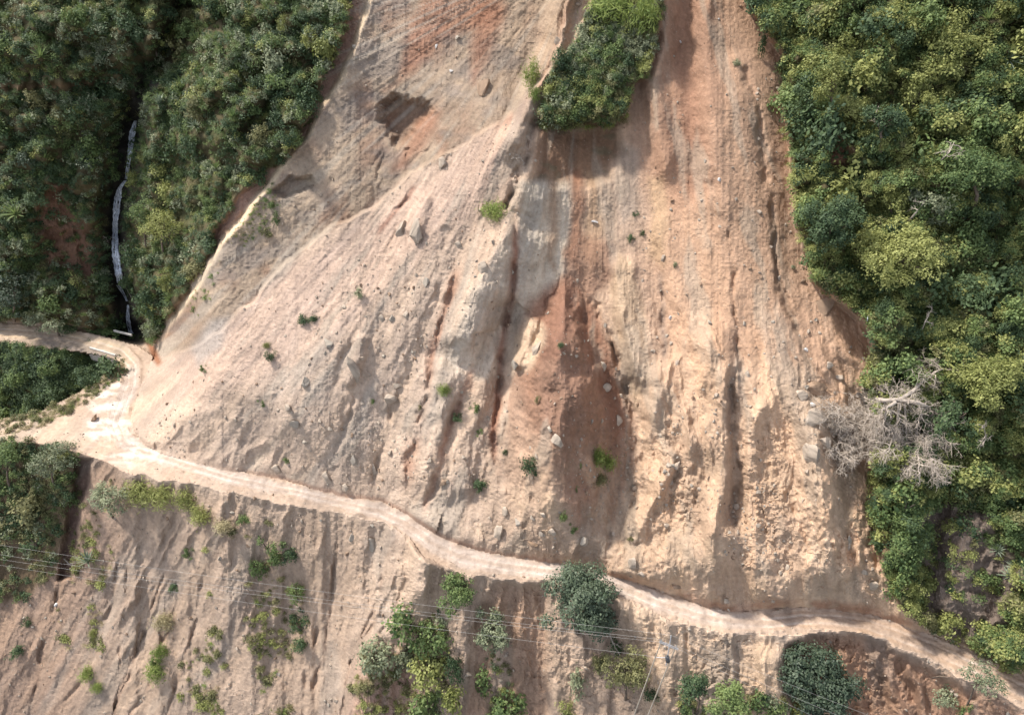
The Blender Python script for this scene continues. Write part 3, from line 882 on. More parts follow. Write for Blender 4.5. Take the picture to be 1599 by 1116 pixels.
LEAF = {
    'mid': leaf_mat('leaf_mid_green', (0.062, 0.104, 0.038), (0.225, 0.285, 0.102), 0.34),
    'dark': leaf_mat('leaf_dark_green', (0.034, 0.062, 0.030), (0.110, 0.155, 0.066), 0.24),
    'yellow': leaf_mat('leaf_yellow_green', (0.130, 0.150, 0.042), (0.410, 0.420, 0.150), 0.38),
    'grey': leaf_mat('leaf_grey_green', (0.110, 0.135, 0.080), (0.350, 0.370, 0.225), 0.32),
    'olive': leaf_mat('leaf_olive', (0.080, 0.086, 0.034), (0.250, 0.235, 0.105)),
    'blue': leaf_mat('leaf_deep_green', (0.026, 0.044, 0.026), (0.112, 0.142, 0.086), 0.12, 0.5),
    'grass': leaf_mat('grass_bright_green', (0.115, 0.170, 0.040), (0.310, 0.360, 0.105), 0.35),
    'dry': leaf_mat('grass_dry_straw', (0.240, 0.200, 0.100), (0.520, 0.450, 0.270), 0.3),
    'agave': leaf_mat('agave_blue_green', (0.100, 0.140, 0.095), (0.280, 0.320, 0.225), 0.1, 0.45),
}
MAT_BARK = plain_mat('bark_brown_grey', (0.14, 0.105, 0.08), 0.9, 0.35, 3.0)
MAT_DEAD = plain_mat('dead_wood_pale', (0.36, 0.305, 0.255), 0.85, 0.2, 2.0)
MAT_TWIG = plain_mat('dead_twigs_grey', (0.47, 0.395, 0.325), 0.85, 0.25, 2.0)
MAT_ROCK = plain_mat('rock_pale_tan', (0.34, 0.275, 0.215), 0.9, 0.25, 1.2)
MAT_ROCKO = plain_mat('rock_orange_brown', (0.25, 0.17, 0.115), 0.9, 0.35, 1.2)
MAT_ROCKG = plain_mat('rock_grey', (0.31, 0.265, 0.215), 0.9, 0.25, 1.2)
MAT_ROCKW = plain_mat('rock_white', (0.52, 0.49, 0.46), 0.8, 0.15, 1.0)


# ------------------------------------------------------------------ plant shapes
def leaf_quads(pos, nrm, length, width, tint, r, droop=0.0):
    n = len(pos)
    nrm = nrm / (np.linalg.norm(nrm, axis=1, keepdims=True) + 1e-9)
    a = r.normal(size=(n, 3)); a -= nrm * (a * nrm).sum(1, keepdims=True)
    a /= np.linalg.norm(a, axis=1, keepdims=True) + 1e-9
    b = np.cross(nrm, a)
    l = length[:, None] * 0.5; w = width[:, None] * 0.5
    v = np.stack([pos - a * l, pos + b * w - nrm * 0.05 * l, pos + a * l, pos - b * w - nrm * 0.05 * l], 1)
    return v.reshape(-1, 3), np.repeat(tint, 4)


def foliage_mesh(name, lobes, n, leaf, seed, mat, low=-0.55, shell=(0.72, 1.05), updir=0.75, clump=7, slim=(0.45, 0.8)):
    """leaf clumps spread over and inside overlapping lobes; every lobe (x, y, z, rx, ry, rz)"""
    r = np.random.default_rng(seed)
    lb = np.array(lobes, float)
    area = (lb[:, 3] * lb[:, 4] + lb[:, 4] * lb[:, 5] + lb[:, 3] * lb[:, 5])
    nc = max(3, n // clump)
    k = r.choice(len(lb), nc, p=area / area.sum())
    d = r.normal(size=(nc * 3, 3)); d /= np.linalg.norm(d, axis=1, keepdims=True)
    d = d[d[:, 2] > low][:nc]
    if len(d) < nc: k = k[:len(d)]; nc = len(d)
    rad = r.uniform(shell[0], shell[1], (nc, 1)) * (1 + 0.13 * r.normal(size=(nc, 1)))
    c = lb[k, :3] + d * lb[k, 3:] * rad
    ct = np.clip(0.5 + 0.24 * r.normal(size=nc), 0, 1)
    cn = d * 0.8 + np.array([-0.12, 0.05, updir]) + 0.25 * r.normal(size=(nc, 3))
    pos = np.repeat(c, clump, 0) + r.normal(size=(nc * clump, 3)) * leaf * 0.75
    nrm = np.repeat(cn, clump, 0) + 0.36 * r.normal(size=(nc * clump, 3))
    tint = np.clip(np.repeat(ct, clump) + 0.16 * r.normal(size=nc * clump), 0, 1)
    L = leaf * r.uniform(0.6, 1.35, nc * clump)
    v, t = leaf_quads(pos, nrm, L, L * r.uniform(slim[0], slim[1], nc * clump), tint, r)
    me = fast_mesh(name, v, np.arange(len(v)).reshape(-1, 4))
    ca = me.attributes.new('tint', 'FLOAT', 'POINT'); ca.data.foreach_set('value', t.astype(np.float32))
    me.materials.append(mat)
    return me


def blade_mesh(name, n, length, width, seed, mat, spread=0.7, droop=0.6, segs=3, base=0.1, stiff=False):
    """arching blades from a common root: grass tussock or rosette"""
    r = np.random.default_rng(seed)
    vs, fs, ts = [], [], []
    for i in range(n):
        az = r.uniform(0, 2 * math.pi) if not stiff else 2.39996 * i
        el = r.uniform(0.15, 1.0) if not stiff else 0.12 + 1.25 * (i / n)
        tilt = spread * (el if not stiff else 1.25 - el * 0.85)
        L = length * r.uniform(0.7, 1.15)
        dirv = np.array([math.cos(az) * math.sin(tilt), math.sin(az) * math.sin(tilt), math.cos(tilt)])
        side = np.array([-math.sin(az), math.cos(az), 0])
        p = np.array([math.cos(az), math.sin(az), 0]) * base * r.uniform(0, 1)
        tt = np.clip(0.5 + 0.28 * r.normal(), 0, 1)
        i0 = len(vs)
        for s in range(segs + 1):
            f = s / segs
            w = width * (1 - f) ** 0.7 * (1 if not stiff else (0.6 + 1.2 * f * (1 - f))) + 0.004
            vs.append(p - side * w * 0.5); vs.append(p + side * w * 0.5); ts += [tt, tt]
            dirv = dirv + np.array([0, 0, -1]) * droop / segs
            dirv /= np.linalg.norm(dirv)
            p = p + dirv * L / segs
        for s in range(segs):
            a = i0 + 2 * s
            fs.append((a, a + 1, a + 3, a + 2))
    me = fast_mesh(name, np.array(vs), np.array(fs))
    ca = me.attributes.new('tint', 'FLOAT', 'POINT'); ca.data.foreach_set('value', np.array(ts, np.float32))
    me.materials.append(mat)
    return me


def tubes_mesh(name, paths, mat, sides=5):
    """tapered tubes; each path a list of (point, radius)"""
    vs, fs = [], []
    for path in paths:
        pts = [np.array(p, float) for p, _ in path]; rad = [q for _, q in path]
        i0 = len(vs)
        for k, p in enumerate(pts):
            d = pts[min(k + 1, len(pts) - 1)] - pts[max(k - 1, 0)]
            d = d / (np.linalg.norm(d) + 1e-9)
            ref = np.array([0, 0, 1.0]) if abs(d[2]) < 0.9 else np.array([1.0, 0, 0])
            a = np.cross(d, ref); a /= np.linalg.norm(a) + 1e-9; b = np.cross(d, a)
            for s in range(sides):
                th = 2 * math.pi * s / sides
                vs.append(p + rad[k] * (a * math.cos(th) + b * math.sin(th)))
        for k in range(len(pts) - 1):
            for s in range(sides):
                q = i0 + k * sides
                fs.append((q + s, q + (s + 1) % sides, q + sides + (s + 1) % sides, q + sides + s))
    me = fast_mesh(name, np.array(vs), np.array(fs), 4, True)
    me.materials.append(mat)
    return me


def dome_lobes(seed, n=8, flat=0.8):
    r = np.random.default_rng(seed)
    L = [(0, 0, 0.62, 0.72, 0.72, 0.62 * flat)]
    for i in range(n):
        az = 2 * math.pi * i / n + r.uniform(-.3, .3); rr = r.uniform(0.42, 0.68); s = r.uniform(0.30, 0.46)
        L.append((rr * math.cos(az), rr * math.sin(az), r.uniform(0.35, 1.0) * flat, s, s, s * 0.85))
    return L


def wild_lobes(seed):
    """lopsided crown of unequal lobes with gaps"""
    r = np.random.default_rng(seed)
    L = []
    off = r.uniform(-0.25, 0.25, 2)
    for i in range(int(r.integers(6, 12))):
        az = r.uniform(0, 2 * math.pi); rr = r.uniform(0.05, 0.78); s = r.uniform(0.18, 0.5) * (1.15 - 0.5 * rr)
        L.append((off[0] + rr * math.cos(az), off[1] + rr * math.sin(az), r.uniform(0.15, 1.15) * (1.1 - 0.5 * rr), s * r.uniform(0.8, 1.3), s * r.uniform(0.8, 1.3), s * r.uniform(0.6, 1.1)))
    return L


BUSH = {}
for mk in ('mid', 'dark', 'yellow', 'grey', 'olive', 'blue'):
    for q in range(5):
        lf = (0.155, 0.11, 0.20, 0.13, 0.17)[q]; nl = (700, 1300, 420, 950, 620)[q]
        BUSH[mk, q] = foliage_mesh('bush_%s' % mk, dome_lobes(20 + 7 + len(mk)) if q == 0 else wild_lobes(77 + 13 * q + len(mk)), nl, lf, 50 + q + 3 * len(mk), LEAF[mk], -0.55, (0.6, 1.1), 0.75, 5 + 2 * (q % 3))
STEM = tubes_mesh('stem', [[((0, 0, -0.25), 0.07), ((0.05, 0.02, 0.3), 0.05), ((0.25 * math.cos(a), 0.25 * math.sin(a), 0.75), 0.02)] for a in (0.3, 2.2, 4.4)], MAT_BARK)
GRASS = {k: [foliage_mesh('tussock_%s' % k, wild_lobes(140 + q) + [(0, 0, 0.2, 0.8, 0.8, 0.5)], 1100, 0.34, 70 + q, LEAF[k], -0.3, (0.5, 1.1), 0.35, 8, (0.10, 0.2)) for q in range(3)] for k in ('grass', 'dry', 'olive', 'yellow')}
AGAVE = [blade_mesh('rosette', 34, 1.15, 0.17, 90 + q, LEAF[k], 1.15, 0.25, 3, 0.08, True) for q, k in enumerate(('agave', 'mid'))]

# ------------------------------------------------------------------ ground cover (stuff): leaf tufts, blades and creepers nobody could count
TUFT_COL = bpy.data.collections.new('ground_cover_sources')
TUFT = {}


def tuft(key, me):
    o = bpy.data.objects.new('%02d_%s' % (len(TUFT), key), me)
    TUFT_COL.objects.link(o)
    TUFT[key] = len(TUFT)


for key, mk in (('mid_a', 'mid'), ('mid_b', 'mid'), ('dark_a', 'dark'), ('dark_b', 'dark'), ('yellow_a', 'yellow'), ('yellow_b', 'yellow'), ('grey_a', 'grey'), ('olive_a', 'olive'), ('olive_b', 'olive')):
    tuft(key, foliage_mesh('tuft_' + key, [(0, 0, 0.25, 0.75, 0.75, 0.5), (0.45, 0.2, 0.35, 0.4, 0.4, 0.35), (-0.4, 0.25, 0.3, 0.42, 0.4, 0.4), (0.0, -0.5, 0.3, 0.4, 0.4, 0.35)],
                           170, 0.27, 200 + len(TUFT), LEAF[mk], -0.2, (0.6, 1.1), 0.8, 5))
for key, mk in (('vine_mid', 'mid'), ('vine_yellow', 'yellow'), ('vine_dark', 'dark')):
    tuft(key, foliage_mesh('tuft_' + key, [(0, 0, 0.1, 1.0, 1.0, 0.32), (0.3, 0.2, 0.25, 0.5, 0.5, 0.3)], 330, 0.17, 260 + len(TUFT), LEAF[mk], 0.0, (0.7, 1.05), 0.9, 6))
tuft('blade_a', blade_mesh('tuft_blade_a', 46, 1.2, 0.10, 231, LEAF['mid'], 1.0, 0.8, 3, 0.3))
tuft('blade_b', blade_mesh('tuft_blade_b', 46, 1.1, 0.09, 232, LEAF['olive'], 1.0, 0.9, 3, 0.3))
tuft('straw', blade_mesh('tuft_straw', 46, 0.8, 0.07, 233, LEAF['dry'], 1.1, 0.9, 2, 0.4))
tuft('grass', blade_mesh('tuft_grass', 46, 0.8, 0.08, 234, LEAF['grass'], 1.1, 0.9, 2, 0.4))


def instancer(name, pts, rot, scl, pick, coll, label):
    n = len(pts)
    me = bpy.data.meshes.new(name)
    me.vertices.add(n); me.vertices.foreach_set('co', np.asarray(pts, np.float32).ravel())
    for nm, ty, arr in (('rot', 'FLOAT_VECTOR', rot), ('scl', 'FLOAT_VECTOR', scl)):
        a = me.attributes.new(nm, ty, 'POINT'); a.data.foreach_set('vector', np.asarray(arr, np.float32).ravel())
    a = me.attributes.new('pick', 'INT', 'POINT'); a.data.foreach_set('value', np.asarray(pick, np.int32))
    o = link_obj(name, me)
    g = bpy.data.node_groups.new(name + '_nodes', 'GeometryNodeTree')
    g.interface.new_socket('Geometry', in_out='INPUT', socket_type='NodeSocketGeometry')
    g.interface.new_socket('Geometry', in_out='OUTPUT', socket_type='NodeSocketGeometry')
    gi = g.nodes.new('NodeGroupInput'); go = g.nodes.new('NodeGroupOutput')
    ip = g.nodes.new('GeometryNodeInstanceOnPoints')
    ci = g.nodes.new('GeometryNodeCollectionInfo')
    ci.inputs['Collection'].default_value = coll
    ci.inputs['Separate Children'].default_value = True
    ci.inputs['Reset Children'].default_value = True

    def na(nm, dt):
        x = g.nodes.new('GeometryNodeInputNamedAttribute'); x.data_type = dt; x.inputs['Name'].default_value = nm
        return [s for s in x.outputs if s.enabled and s.name == 'Attribute'][0]
    ip.inputs['Pick Instance'].default_value = True
    g.links.new(gi.outputs[0], ip.inputs['Points']); g.links.new(ci.outputs[0], ip.inputs['Instance'])
    g.links.new(na('pick', 'INT'), ip.inputs['Instance Index'])
    g.links.new(na('rot', 'FLOAT_VECTOR'), ip.inputs['Rotation']); g.links.new(na('scl', 'FLOAT_VECTOR'), ip.inputs['Scale'])
    g.links.new(ip.outputs[0], go.inputs[0])
    md = o.modifiers.new('scatter', 'NODES'); md.node_group = g
    tag(o, label, kind='stuff')
    return o


INFRAME = ((U > -60) & (U < 1660) & (V > -60) & (V < 1176))


def cover(name, label, mask, spacing, size, weights, lift=0.0, seed=1, cluster=None):
    """scatter tufts over a masked part of the ground; spacing in photo pixels; weights: list of (tuft key, weight, noise seed)"""
    r = np.random.default_rng(seed)
    prob = mask * (STEP * STEP) / (spacing * spacing) * np.where(INFRAME, 1.0, 0.45)
    if cluster is not None: prob = prob * cluster
    pickm = r.random(U.shape) < prob
    ii, jj = np.nonzero(pickm)
    n = len(ii)
    fu = ii * STEP + VL[0]; uu = jj * STEP + UL[0]
    w = np.zeros((n, len(weights)))
    for k, (key, wt, sd) in enumerate(weights):
        w[:, k] = wt * np.clip(0.55 + 1.5 * fbm(uu / 55.0, fu / 45.0, sd, 3), 0.02, 3)
    w /= w.sum(1, keepdims=True)
    cum = w.cumsum(1); rr = r.random((n, 1))
    ch = (rr > cum).sum(1).clip(0, len(weights) - 1)
    pick = np.array([TUFT[k[0]] for k in weights])[ch]
    p = P3[ii * NU + jj].copy(); p[:, 2] += lift
    s = size * r.uniform(0.55, 1.35, n) * (1 + 0.35 * fbm(uu / 80.0, fu / 80.0, 13, 2))
    rot = np.stack([r.uniform(-.35, .35, n) + 0.35, r.uniform(-.35, .35, n), r.uniform(0, 6.28, n)], 1)
    scl = np.stack([s, s, s * r.uniform(0.75, 1.25, n)], 1)
    return instancer(name, p, rot, scl, pick, TUFT_COL, label)


bare_left = M([(58, 305), (98, 295), (140, 380), (150, 430), (110, 425), (72, 420)], 14, 14)
rav_dark = np.zeros(U.shape); s_, d_, sd_, al_ = seg_dist(RAVINE[4:], 40, 6); rav_dark[s_] = np.exp(-(d_ / 17.0) ** 4)
WL = [('mid_a', 1.0, 1), ('dark_a', 1.1, 2), ('dark_b', 0.7, 3), ('olive_a', 0.4, 4), ('grey_a', 1.1, 5), ('yellow_a', 0.4, 7), ('blade_a', 1.1, 6), ('blade_b', 0.6, 8), ('vine_mid', 0.9, 11), ('vine_dark', 0.5, 12)]
cover('hillside_undergrowth', 'tangled green undergrowth covering the hillside around the waterfall', M_left * (1 - rav_dark) * (1 - 0.75 * bare_left) * (1 - ledge), 6.6, 0.85, WL, 0.0, 21)
WR = [('mid_a', 1.1, 1), ('mid_b', 0.8, 2), ('yellow_a', 1.3, 3), ('yellow_b', 1.0, 9), ('dark_a', 0.6, 4), ('olive_a', 0.5, 5), ('blade_a', 0.35, 6), ('vine_mid', 1.2, 11), ('vine_yellow', 1.3, 12), ('vine_dark', 0.5, 14)]
bare_right = np.clip(M([(1284, 205), (1312, 195), (1330, 240), (1318, 275), (1292, 262)], 8, 8) + 0.93 * cliffm + M([(1370, 790), (1398, 790), (1396, 850), (1376, 860)], 8, 8), 0, 1)
cover('scrub_undergrowth', 'dense yellow-green scrub and creepers covering the hillside right of the scar', M_right * (1 - bare_right), 6.6, 0.9, WR, 0.0, 22)
WB = [('grey_a', 1.6, 1), ('mid_a', 1.0, 2), ('dark_a', 0.3, 3), ('olive_a', 0.5, 4), ('yellow_a', 0.8, 5), ('blade_a', 0.3, 6)]
cover('turf_undergrowth', 'low leafy plants covering the hanging block of turf', M_block, 4.6, 0.62, WB, 0.0, 23)
cover('gully_undergrowth', 'dark leafy plants filling the gully under the small bridge', M_gully * sstep(240, 200, U), 5.5, 0.8, [('dark_a', 1, 1), ('dark_b', 1, 2), ('mid_a', 0.7, 3), ('blade_a', 0.3, 4)], 0.0, 24)
lowgrass = low * np.clip(M([(330, 850), (410, 830), (450, 1000), (440, 1116), (420, 1300), (250, 1300), (320, 1000)], 40, 20) + M([(560, 1020), (640, 1010), (640, 1300), (480, 1300)], 20, 12)
                         + M([(130, 740), (165, 740), (170, 880), (150, 1000), (105, 1000), (110, 880)], 20, 10), 0, 1)
cover('slope_weeds', 'sparse yellowish weeds and dry grass on the lower slope', lowgrass * sstep(-0.15, 0.35, fbm(U / 30, V / 45, 3, 3)), 6.6, 0.62,
      [('straw', 1.2, 1), ('yellow_a', 0.8, 2), ('olive_a', 0.8, 3), ('olive_b', 0.5, 5), ('grass', 0.3, 4)], 0.0, 25)
cover('bank_undergrowth', 'olive scrub covering the bank below the turning place', np.clip(M_lowleft - sh, 0, 1) * (1 - 0.72 * sstep(770, 880, V)), 6.0, 0.75, [('olive_a', 1.2, 1), ('dark_a', 1, 2), ('mid_a', 0.7, 3), ('olive_b', .6, 7), ('straw', 0.3, 4), ('grey_a', .4, 5)], 0.0, 26)
backv = np.abs(V - (vback[None, :] + 10)) < 14
cover('verge_grass', 'dry yellow grass along the back edge of the turning place', bench * backv * sstep(205, 185, U) * sstep(-30, 0, U), 4.6, 0.6, [('straw', 1.4, 1), ('grass', 0.5, 2), ('olive_a', 0.5, 3)], 0.0, 27)
cst = polymask([(345, 382), (385, 332), (425, 290), (432, 300), (418, 350), (395, 372), (362, 388)], 6, 5)
cover('crest_grass', 'pale yellow-green grass along the low end of the scar crest', cst + 0.5 * polymask([(290, 475), (320, 440), (345, 400), (335, 440), (300, 500)], 6, 5), 5.5, 0.42, [('grass', 1, 1), ('straw', 1, 2), ('mid_a', 0.4, 3)], 0.0, 28)
WEB = [('grey_a', 1, 1), ('olive_a', 1, 2), ('mid_a', 1, 3), ('dark_a', 0.7, 4), ('yellow_a', 0.5, 5)]
cover('slope_scrub', 'patchy green scrub below the middle of the road', low * np.clip(M([(648, 965), (690, 955), (700, 1010), (690, 1116), (680, 1300), (650, 1300)], 8, 12)
      + 0.7 * M([(760, 1015), (790, 1010), (805, 1060), (800, 1300), (765, 1300)], 8, 12) + M([(1060, 1095), (1240, 1090), (1240, 1300), (1050, 1300)], 10, 8), 0, 1), 8.5, 0.6, WEB, 0.0, 29)

# ------------------------------------------------------------------ placing things on the ground
def ray_point(u, v, like):
    """the point on the sight line of (u, v) that is as far out (in y) as the point like"""
    dx, dy, dz = raydir(u, v)
    t = like.y / dy
    return Vector((t * dx, like.y, CAMZ + t * dz))


_used = {}


def put(name, me, loc, scl, rz=0.0, parent=None, rot=None):
    o = bpy.data.objects.new(name, me)
    COL.objects.link(o)
    o.location = loc
    o.scale = scl if hasattr(scl, '__len__') else (scl, scl, scl)
    o.rotation_euler = rot if rot is not None else (0, 0, rz)
    if parent is not None: o.parent = parent
    return o


prnd = random.Random(5)


def bush(name, mk, u, v, w, h, label, cat='bush', group=None, stem=True):
    """leafy dome whose middle shows at (u, v), w by h photo pixels"""
    w *= 1.18; h *= 1.18
    base = at(u, min(v + 0.32 * h, 1290)); m = mpp(u, min(v + 0.3 * h, 1280))
    sx = 0.5 * w * m * 0.92; sz = 0.62 * h * m
    me = BUSH[mk, prnd.randrange(5)]
    if w >= 30 and stem:
        e = empty(name, base, prnd.uniform(0, 6.28)); e.scale = (sx, sx, sz)
        put('foliage', me, (0, 0, -0.12), 1.0, 0, e)
        put('stem', STEM, (0, 0, 0), 1.0, 0, e)
        return tag(e, label, cat, group)
    o = put(name, me, base - Vector((0, 0, 0.12 * sz)), (sx, sx, sz), prnd.uniform(0, 6.28))
    return tag(o, label, cat, group)


def tussock(name, mk, u, v, w, h, label, cat='grass clump', group=None):
    base = at(u, v + 0.3 * h); m = mpp(u, v)
    s = 0.5 * w * m * 1.1; sz = 0.6 * h * m
    o = put(name, GRASS[mk][prnd.randrange(3)], base, (s, s, sz), prnd.uniform(0, 6.28))
    return tag(o, label, cat, group)


def rosette(u, v, w, label, q=0, group=None, name='agave_plant'):
    base = at(u, v + 0.12 * w); m = mpp(u, v)
    n = normal_at(u, v)
    s = 0.5 * w * m / 1.0
    o = put(name, AGAVE[q], base + Vector((0, -0.2, 0.35)) * (s * 0.6), (s, s, s), prnd.uniform(0, 6.28), rot=(0.45, 0, prnd.uniform(0, 6.28)))
    return tag(o, label, 'agave', group)


def tree(name, mk, ub, vb, uc, vc, w, h, label, nleaf=2600, leaf=0.32, lobes=12, flat=1.0, cat='tree', seed=1, trunk_r=0.22, low=-0.75, group=None, gaps=0.0, trunk_mat=None):
    """trunk from the ground at (ub, vb), crown centred where (uc, vc) shows, crown w by h photo pixels"""
    r = np.random.default_rng(seed)
    B = at(ub, vb); Cc = ray_point(uc, vc, B); m = mpp(ub, vb)
    e = empty(name, B)
    c = np.array(Cc - B); a = 0.5 * w * m; b = 0.5 * h * m * flat
    L = [(c[0], c[1], c[2], a * 0.52, a * 0.52, b * 0.52)] if not gaps else []
    for i in range(lobes):
        d = r.normal(size=3); d /= np.linalg.norm(d); d[2] = abs(d[2]) * (1 if r.random() < 0.68 else -1)
        rr = r.uniform(0.45, 0.92); s = r.uniform(0.17, 0.44) * (1.25 - 0.45 * rr)
        L.append((c[0] + d[0] * a * rr, c[1] + d[1] * a * rr, c[2] + d[2] * b * rr, a * s, a * s, b * s * 0.9))
    me = foliage_mesh('crown', L, int(nleaf * 1.45), leaf * 0.8, seed + 300, LEAF[mk], low, (0.6, 1.08), 0.7, 7)
    o = put('crown', me, (0, 0, 0), 1.0, 0, e)
    top = np.array([c[0], c[1], c[2] - 0.1 * b])
    mid = top * 0.5 + np.array([r.normal() * 0.25, r.normal() * 0.25, 0])
    paths = [[((0, 0, -0.6), trunk_r * 1.3), (mid * 0.5, trunk_r), (mid, trunk_r * 0.85), (top, trunk_r * 0.5)]]
    for l in L[1:9]:
        q = np.array(l[:3]); st = mid + (top - mid) * r.uniform(0, 0.8)
        paths.append([(st, trunk_r * 0.45), ((st + q) / 2 + r.normal(size=3) * 0.2, trunk_r * 0.3), (q, trunk_r * 0.12)])
    put('trunk', tubes_mesh('trunk', paths, trunk_mat or MAT_BARK, 6), (0, 0, 0), 1.0, 0, e)
    return tag(e, label, cat, group)


# ------------------------------------------------------------------ water
def water_mat():
    m = bpy.data.materials.new('white_water')
    m.use_nodes = True
    nt = m.node_tree; N = nt.nodes; L = nt.links
    b = N['Principled BSDF']; b.inputs['Roughness'].default_value = 0.4
    tc = N.new('ShaderNodeTexCoord'); mp_ = N.new('ShaderNodeMapping'); mp_.inputs['Scale'].default_value = (5.0, 2.0, 0.5)
    nz = N.new('ShaderNodeTexNoise'); nz.inputs['Scale'].default_value = 1.3; nz.inputs['Detail'].default_value = 7; nz.inputs['Roughness'].default_value = 0.7
    L.new(tc.outputs['Object'], mp_.inputs['Vector']); L.new(mp_.outputs['Vector'], nz.inputs['Vector'])
    r = N.new('ShaderNodeMix'); r.data_type = 'RGBA'; r.inputs[6].default_value = (0.42, 0.46, 0.55, 1); r.inputs[7].default_value = (0.86, 0.89, 0.94, 1)
    mr = N.new('ShaderNodeMapRange'); mr.inputs['From Min'].default_value = 0.42; mr.inputs['From Max'].default_value = 0.6
    L.new(nz.outputs['Fac'], mr.inputs['Value']); L.new(mr.outputs['Result'], r.inputs['Factor']); L.new(r.outputs[2], b.inputs['Base Color'])
    ed = N.new('ShaderNodeAttribute'); ed.attribute_name = 'edge'
    ma = N.new('ShaderNodeMath'); ma.operation = 'ADD'; L.new(nz.outputs['Fac'], ma.inputs[0]); L.new(ed.outputs['Fac'], ma.inputs[1])
    al_r = N.new('ShaderNodeMapRange'); al_r.inputs['From Min'].default_value = 0.56; al_r.inputs['From Max'].default_value = 0.72
    L.new(ma.outputs['Value'], al_r.inputs['Value']); L.new(al_r.outputs['Result'], b.inputs['Alpha'])
    return m


def water_obj(name, verts, faces, edge, label):
    me = fast_mesh(name, verts, faces, 4, True); me.materials.append(MAT_WATER)
    ca = me.attributes.new('edge', 'FLOAT', 'POINT'); ca.data.foreach_set('value', np.array(edge, np.float32))
    return tag(link_obj(name, me), label, kind='structure')


MAT_WATER = water_mat()


def ribbon(path, lift):
    """falling water: (u, v, width px) stations, ragged edges, slightly bowed out from the rock"""
    r = np.random.default_rng(int(path[0][0]))
    us = np.array([p[0] for p in path], float); vs_ = np.array([p[1] for p in path], float); ws = np.array([p[2] for p in path], float)
    n = max(6, int((vs_[-1] - vs_[0]) / 2)); tt = np.linspace(0, 1, n); ts = (vs_ - vs_[0]) / (vs_[-1] - vs_[0])
    pts = []; cols = 9
    tl = np.inf
    for k in range(n):
        u = np.interp(tt[k], ts, us); v = np.interp(tt[k], ts, vs_); w = np.interp(tt[k], ts, ws) * 0.95 * (1 + 0.4 * math.sin(k * 0.9 + us[0]) * math.sin(k * 0.37 + us[0]))
        C0 = at(u, v); m = mpp(u, v)
        tow = (Vector((0, 0, CAMZ)) - C0).normalized()
        for c in range(cols):
            f = c / (cols - 1) - 0.5
            p = C0 + Vector((1, 0, 0)) * (f * w * m) + tow * (lift + 0.35 * (1 - 4 * f * f) + 0.12 * r.random())
            pts.append(p[:])
    fs = [(k * cols + c, k * cols + c + 1, (k + 1) * cols + c + 1, (k + 1) * cols + c) for k in range(n - 1) for c in range(cols - 1)]
    edge = [0.34 * (1 - abs(2 * c / (cols - 1) - 1) ** 2.0) for _k in range(n) for c in range(cols)]
    return pts, fs, edge


wv, wf, we = [], [], []
for path in ([(211, 189, 5), (207, 205, 8), (205, 225, 9), (202, 246, 6), (199, 265, 4), (197, 280, 3)],
             [(196, 282, 4), (187, 294, 9), (182, 320, 10), (180, 350, 9), (180, 390, 10), (183, 415, 12), (186, 432, 9), (186, 442, 5)],
             [(184, 445, 4), (190, 453, 6), (195, 462, 5), (198, 470, 4)],
             [(200, 476, 3), (199, 490, 4), (201, 505, 6), (203, 515, 7), (205, 520, 9)]):
    for sk in range(3):                                   # thin strands side by side
        sp_ = [(u + (sk - 1) * w * 0.34 + 0.8 * math.sin(0.11 * v + 2.1 * sk), v, max(1.6, w * (0.5 if sk != 1 else 0.62))) for u, v, w in path]
        p, f, e_ = ribbon(sp_, 1.5 + 0.1 * sk)
        o0 = len(wv); wv += p; we += e_; wf += [tuple(i + o0 for i in q) for q in f]
water_obj('waterfall', wv, wf, we, 'thin white waterfall dropping in steps down the dark ravine')
p, f, e_ = ribbon([(1358, 488, 1.5), (1355, 495, 2.5), (1354, 505, 2)], 0.5)
water_obj('stream', p, f, e_, 'thin trickle of water in the dark hollow under the large tree')
# ------------------------------------------------------------------ bridge over the gully
MAT_CONC = plain_mat('weathered_concrete', (0.40, 0.37, 0.33), 0.9, 0.3, 1.5)
MAT_KERB = plain_mat('whitewashed_concrete', (0.50, 0.47, 0.42), 0.85, 0.2, 1.5)
MAT_DARKIN = plain_mat('culvert_shade', (0.06, 0.055, 0.05), 0.9, 0.2, 1.5)  # near-black colour paints the shade inside the culvert


def bar_mesh(name, a, b, w, h, mat, z0=-0.1):
    a = Vector(a); b = Vector(b); d = (b - a).normalized(); s = Vector((-d.y, d.x, 0)).normalized() * w / 2
    vs = []
    n = 7
    for k in range(n):
        p = a.lerp(b, k / (n - 1)); j = 0.015 * math.sin(k * 2.3)
        for q, z in ((s, z0), (s, h + j), (-s, h + j), (-s, z0)):
            vs.append((p.x + q.x, p.y + q.y, p.z + z))
    fs = [(0, 1, 2, 3), tuple(4 * (n - 1) + i for i in (3, 2, 1, 0))]
    for k in range(n - 1):
        for i in range(4):
            i2 = (i + 1) % 4
            fs.append((4 * k + i, 4 * k + 4 + i, 4 * k + 4 + i2, 4 * k + i2))
    m = bpy.data.meshes.new(name); m.from_pydata(vs, [], fs); m.materials.append(mat)
    return m


